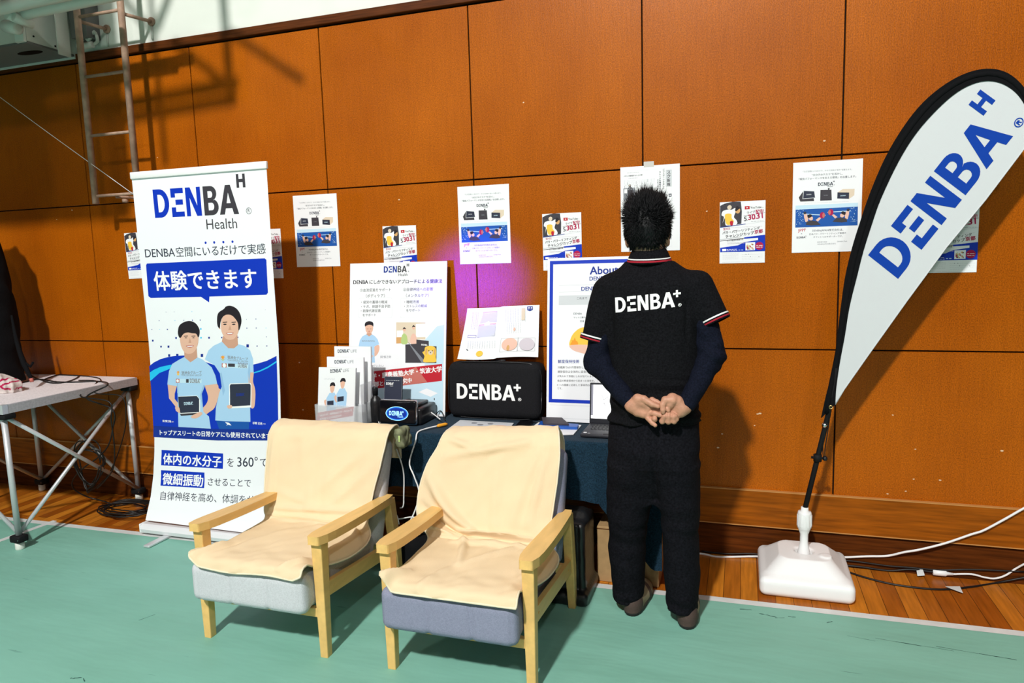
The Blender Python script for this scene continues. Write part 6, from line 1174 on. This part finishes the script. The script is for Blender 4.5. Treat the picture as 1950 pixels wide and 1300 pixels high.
for (x0, y0, z0), (x1, y1, z1) in (((MX[0] + .012, FYs[0], zt), (MX[0] + .012, FYs[1], zb)), ((MX[0] - .012, FYs[1], zt), (MX[0] - .012, FYs[0], zb)),
        ((MX[0], FYs[1] + .012, zt), (MX[1], FYs[1] + .012, zb)), ((MX[1], FYs[1] - .012, zt), (MX[0], FYs[1] - .012, zb)), ((MX[0], FYs[0] + .012, zb), (MX[1], FYs[0] + .012, zt)), ((MX[0], FYs[0] - .012, zt), (MX[1], FYs[0] - .012, zb)),
        ((MX[1] + .012, FYs[0], zt), (MX[1] + .012, FYs[1], zb)), ((MX[1] - .012, FYs[1], zt), (MX[1] - .012, FYs[0], zb)), ((MX[1], FYs[1] + .012, zt), (MX[2], FYs[1] + .012, zb))):
    MB().tube([(x0, y0, z0), (x1, y1, z1)], 0.0115, 'alu', 12).build('brace', t)
# draped black equipment, bag and cables on the deck
q = lambda px, py, y: at_y(px, py, y)
e0 = q(24, 420, -0.42); e1 = q(24, 650, -0.42)
def covf(p):
    zt_ = 1.98; d = loft(p, [(DT + 0.02, e1.x - 0.24, -0.42, 0.20, 0.17), (1.05, e1.x - 0.25, -0.42, 0.20, 0.17), (1.25, e1.x - 0.25, -0.42, 0.205, 0.17), (1.50, e1.x - 0.26, -0.42, 0.19, 0.16), (1.80, e1.x - 0.29, -0.42, 0.17, 0.14), (zt_, e1.x - 0.32, -0.42, 0.08, 0.08)])
    return d + 0.006 * np.sin(p[:, 0] * 60 + 3 * np.sin(p[:, 2] * 11))
t = thing('draped_stand', (e1.x - 0.2, -0.42, DT), 'tall stand draped in black cloth on the stage deck, cut off by the left edge', 'stand')
sdf_part(covf, (e1.x - 0.5, -0.65, DT - 0.02), (e1.x + 0.1, -0.2, 2.02), 0.012, 'black_fabric').build('drape', t)
mb = MB(); mb.tube([V(e1.x - 0.2, -0.42, DT), V(e1.x - 0.2, -0.42, 1.6)], 0.02, 'matte_black', 10); mb.build('pole', t)
mb = MB(); mb.tube([q(22, 600, -0.40), q(32, 650, -0.42), q(45, 690, -0.45), q(60, 722, -0.47)], [0.006, 0.012, 0.016, 0.010], 'black_fabric', 8, spline=5); mb.tube([q(45, 688, -0.45), q(58, 698, -0.44), q(63, 690, -0.44)], 0.007, 'black_fabric', 8); a = q(61, 727, -0.47); mb.tube([q(59, 720, -0.47), a], 0.011, 'ink_lip', 8); mb.build('strap', label='black strap with a dull red end hanging onto the stage deck', cat='strap')
def clf(p): return ell(p, (e1.x - 0.03, -0.58, DT + 0.045), (0.15, 0.09, 0.052)) * 0.9 + 0.005 * np.sin(p[:, 0] * 70 + 4 * np.sin(p[:, 1] * 40)) + 0.004 * np.sin(p[:, 2] * 90)
bc = q(14, 712, -0.60)
def clf(p): return np.maximum(ell(p, (bc.x - 0.09, -0.60, DT + 0.02), (0.16, 0.09, 0.085)) + 0.005 * np.sin(p[:, 0] * 70 + 4 * np.sin(p[:, 1] * 40)) + 0.004 * np.sin(p[:, 2] * 90), DT + 0.001 - p[:, 2])
t = thing('cloth_bundle', (bc.x - 0.09, -0.60, DT), 'pale cloth bundle with red marks on the stage deck at the left edge', 'cloth')
v_, f_ = sdf_mesh(clf, (bc.x - 0.3, -0.74, DT - 0.01), (bc.x + 0.12, -0.46, DT + 0.14), 0.006)
mb = MB(); mb.v = [Vector(x) for x in v_]; mb.f = [tuple(int(i) for i in q_) for q_ in f_]; mb.sm = [True] * len(f_)
cen = v_[f_].mean(1); mb.m = ['ink_crimson' if (math.sin(c_[0] * 95 + 2 * math.sin(c_[2] * 80)) > 0.62 and c_[2] > DT + 0.02) else 'cloth_print' for c_ in cen]; mb.build('fabric', t)
dz = DT + 0.005
def dk(px, py): p = at_z(px, py, dz); p.y = min(p.y, -0.05); return p
cord('cable', [dk(-20, 735), dk(40, 728), dk(75, 722), dk(110, 727), dk(150, 727), dk(190, 726), at_y(205, 733, -0.40) , V(DX + 0.012, -0.42, 0.78), q(215, 780, -0.42), q(214, 820, -0.40), q(205, 850, -0.36), q(185, 872, -0.34), q(160, 890, -0.34), q(140, 912, -0.32), q(140, 930, -0.30), q(165, 945, -0.24), q(200, 955, -0.20), q(235, 968, -0.19)], 0.0045, 'cable_black', 'black cable running over the deck edge and down to the floor coil')
cord('cable', [dk(60, 715), dk(75, 722), dk(100, 729), dk(130, 726), dk(150, 716), dk(148, 711), dk(125, 711), dk(95, 718), dk(85, 722)], 0.004, 'cable_black', 'black cable looped on top of the stage deck')
cord('cable', [dk(120, 712), dk(150, 711), dk(175, 717), dk(192, 724), V(DX + 0.014, -0.36, 0.80), q(232, 755, -0.36), q(240, 795, -0.34), q(235, 830, -0.30), q(222, 870, -0.26), q(205, 905, -0.24), q(180, 930, -0.24), q(165, 935, -0.24)], 0.0035, 'cable_black', 'thin black cable bowing outwards right of the stage deck')
cord('cable', [dk(150, 724), dk(185, 727), V(DX + 0.012, -0.46, 0.80), q(208, 765, -0.46), q(212, 800, -0.45), q(218, 850, -0.40), q(216, 890, -0.36), q(200, 915, -0.34), q(185, 930, -0.33)], 0.004, 'cable_black', 'black cable hanging straight down over the deck edge')
mb = MB(); rd = random.Random(8)
for k in range(5):
    c0 = q(172 + rd.uniform(-9, 9), 888 + rd.uniform(-8, 8), -0.30 - 0.02 * k); ra, rb = 0.10 + 0.02 * rd.random(), 0.13 + 0.02 * rd.random(); tl = rd.uniform(-0.25, 0.25)
    mb.tube([c0 + V(ra * math.cos(a + tl) + 0.03 * math.sin(2 * a), 0.02 * math.sin(a * 2 + k), rb * math.sin(a)) for a in np.linspace(0.1, 6.2, 26)], 0.004, 'cable_black', 6)
mb.build('cable_coil', label='loose hanging coil of black cable under the stage deck', cat='cable coil')
mb = MB()
for k in range(8):
    c0 = at_z(255 + rd.uniform(-14, 14), 966 + rd.uniform(-5, 6), 0.006 + 0.006 * k); c0.y = min(c0.y, -0.17); ra, rb = 0.15 + 0.03 * rd.random(), 0.10 + 0.03 * rd.random(); c0.x = c0.x - 0.05; tl = rd.uniform(0, 6)
    mb.tube([c0 + V(ra * math.cos(a + tl), rb * math.sin(a + tl), 0.004 * math.sin(3 * a)) for a in np.linspace(0, 6.1, 30)], 0.0045, 'cable_black', 6)
mb.build('cable_coil', label='heap of coiled black cable on the floor left of the banner', cat='cable coil')

# ------------------------------------------------------------------ wall ladder, cabinet, pipes, string
LXA, LXB, LY = 0.283, 0.622, -0.20
t = thing('wall_ladder', ((LXA + LXB) / 2, LY, 1.97), 'brown painted steel ladder fixed high on the wall at the left', 'ladder')
for x, zb_ in ((LXA, 1.965), (LXB, 1.965)): MB().tube([(x, LY, zb_), (x, LY, 4.4)], 0.0195, 'ladder_paint', 16).build('rail', t)
for z in (2.012, 2.376, 2.725, 3.075, 3.43): MB().tube([(LXA + 0.012, LY, z), (LXB - 0.012, LY, z)], 0.0095, 'ladder_paint', 10).build('rung', t)
for x, wx in ((LXA, 0.296), (LXB, 0.652)):
    mb = MB(); mb.tube([(x, LY + 0.015, 3.055), (wx, -0.012, 3.06)], 0.0105, 'ladder_paint', 10); mb.tube([(wx, -0.012, 3.06), (wx, -0.001, 3.06)], 0.026, 'ladder_paint', 14); mb.tube([(wx, -0.006, 3.03), (wx - 0.003, -0.006, 2.955)], 0.006, 'cabinet_paint', 6); mb.build('wall_bracket', t)
mb = MB(); mb.tube([(LXA + 0.15, LY + 0.012, 2.0), (LXA + 0.19, LY + 0.10, 2.0), (LXA + 0.19, -0.02, 1.985)], 0.008, 'ladder_paint', 8, spline=4); mb.lathe([(0, 0.0), (0.018, 0.0), (0.018, 0.02), (0.012, 0.02)], (LXA + 0.205, LY + 0.03, 1.965), 'ladder_paint', 14); mb.build('lower_bracket', t)
CB = 2.917
t = thing('wall_cabinet', (-1.0, -0.17, CB), 'gray-white steel cabinet high on the wall at the upper left corner', 'cabinet')
mb = MB(); mb.box((-2.4, -0.345, CB + 0.012), (0.035, -0.001, 4.1), 'cabinet_paint'); mb.tube([(0.035, -0.30, CB + 0.05), (0.038, -0.30, CB + 0.05)], 0.006, 'matte_black', 8); mb.tube([(0.035, -0.16, CB + 0.03), (0.038, -0.16, CB + 0.03)], 0.006, 'matte_black', 8); mb.build('body', t)
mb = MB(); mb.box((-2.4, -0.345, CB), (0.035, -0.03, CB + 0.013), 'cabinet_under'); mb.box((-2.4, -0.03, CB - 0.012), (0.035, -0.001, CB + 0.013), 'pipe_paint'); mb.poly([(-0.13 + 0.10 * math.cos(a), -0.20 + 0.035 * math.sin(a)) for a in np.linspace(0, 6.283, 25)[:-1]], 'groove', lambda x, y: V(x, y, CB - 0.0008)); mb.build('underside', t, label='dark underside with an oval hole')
mb = MB(); mb.box((0.10, -0.20, CB - 0.035), (0.106, -0.115, 3.6), 'cabinet_paint'); mb.build('side_plate', t)
mb = MB(); mb.tube([(0.12, -0.05, 2.99), (0.16, -0.05, 3.02), (0.20, -0.06, 2.99), (0.24, -0.05, 3.04), (0.245, -0.04, 2.98), (0.15, -0.04, 2.96)], 0.010, 'cabinet_paint', 8, spline=4); mb.tube([(0.11, -0.06, 2.96), (0.22, -0.05, 2.965)], 0.02, 'cabinet_paint', 10); mb.box((0.107, -0.10, 3.0), (0.235, -0.002, 3.7), 'cabinet_under'); mb.build('conduit', t)
t = thing('ceiling_pipe', tuple(at_y(60, 20, -0.55)), 'pair of white pipes with clamps in the upper left corner', 'pipe')
mb = MB(); mb.tube([at_y(-700, 175, -0.50), at_y(-60, 32, -0.50), at_y(20, 12, -0.50), at_y(140, -14, -0.50), at_y(230, -34, -0.50)], 0.034, 'pipe_paint', 16); mb.build('pipe', t)
mb = MB(); mb.tube([at_y(48, 27, -0.42), at_y(70, 22, -0.42), at_y(190, -3, -0.42), at_y(280, -22, -0.42)], 0.031, 'pipe_paint', 16); mb.build('pipe', t)
mb = MB(); a = at_y(30, 28, -0.44)
for dx, dzz, r, l in ((-0.03, 0.0, 0.03, 0.08), (0.02, -0.02, 0.026, 0.07), (0.03, 0.03, 0.02, 0.05)): mb.tube([a + V(dx, -0.03, dzz), a + V(dx + 0.02, l, dzz - 0.02)], r, 'pipe_paint', 12)
b = at_y(22, 52, -0.40); mb.tube([b + V(-0.05, 0, 0.012), b + V(-0.045, 0, 0.012), b + V(0.05, 0, -0.012), b + V(0.055, 0, -0.012)], [0.02, 0.036, 0.036, 0.02], 'pipe_paint', 14); mb.box(tuple(at_y(40, 80, -0.36) + V(-0.04, -0.005, 0)), tuple(at_y(40, 80, -0.36) + V(0.03, 0.012, 0.14)), 'pipe_paint'); mb.build('clamp', t)
a, b = at_y(-60, 141, -0.215), at_y(253, 369, -0.215); MB().tube([a, a + (b - a) * 0.5 + V(0, 0, -0.004), b], 0.0022, 'cable_white', 6).build('string', label='thin white string stretched from the upper left to behind the banner', cat='string')

# steel of the raised basketball frame and an added unseen panel, above and left of the view: they shade the wall
LAMP = V(3.0, -8.6, 8.0)
def up(x, z, y): S = V(x, 0, z); k = y / LAMP.y; return S + (LAMP - S) * k
t = thing('hoist_frame', (0.9, -1.1, 3.0), 'steel lattice of a raised basketball frame above the view', 'frame')
for (a, b, r) in (((0.15, 2.585), (1.25, 2.64), 0.03), ((0.25, 2.50), (1.23, 2.545), 0.028), ((0.66, 2.20), (0.655, 3.9), 0.018), ((1.19, 2.52), (1.19, 3.9), 0.028), ((0.66, 3.0), (1.15, 3.75), 0.02), ((0.20, 3.5), (0.66, 2.98), 0.02), ((1.19, 2.62), (0.80, 2.92), 0.02), ((1.19, 2.95), (1.7, 2.60), 0.02), ((0.66, 2.98), (0.1, 3.6), 0.018), ((0.7, 3.0), (1.25, 3.85), 0.008)):
    MB().tube([up(*a, -1.15), up(*b, -1.15)], r, 'alu', 8).build('bar', t)
MB().box((-5.0, -1.36, 2.84), (0.74, -1.2, 4.6), 'cabinet_paint').build('shade_panel', label='pale unseen panel added above and left of the view to shade the wall', cat='shade panel')

# ------------------------------------------------------------------ nest small pieces under the part they belong to
base = lambda o: o.name.split('.')[0]
NEST = {'laptop': {'keyboard': 'base', 'touchpad': 'base', 'sticker': 'base', 'screen': 'lid'}, 'person': {'collar': 'polo_shirt', 'sleeve_stripe': 'polo_shirt', 'printed_wordmark': 'polo_shirt'},
        'feather_flag': {'pole_sleeve': 'sail', 'grommet': 'sail', 'clamp': 'pole', 'elastic_cord': 'pole'}, 'seat_cover': {'piping': 'cloth', 'tag': 'rolled_end'}, 'stage_deck': {'rubber_foot': 'leg'},
        'carrying_case': {'lettering': 'body', 'zip_piping': 'body', 'zip_pull': 'body'}, 'roll_up_banner': {'foot': 'cassette'}, 'spray_bottle': {'cap': 'body'}, 'leather_bag': {'handle': 'body'}, 'carton_box': {'printed_marks': 'body'}, 'control_unit': {'screen': 'bezel', 'lid': 'body'}, 'newspaper_page': {'tape': 'page'}, 'wall_cabinet': {'underside': 'body'}}
for root in [o for o in SC.objects if o.parent is None and base(o) in NEST]:
    kids = list(root.children); rule = NEST[base(root)]; seen = {}
    for k in kids:
        if base(k) not in rule: continue
        hosts = [h for h in kids if base(h) == rule[base(k)]]; n_ = seen.get(base(k), 0); seen[base(k)] = n_ + 1
        if hosts: k.parent = hosts[n_ % len(hosts)] if len(hosts) > 1 else hosts[0]
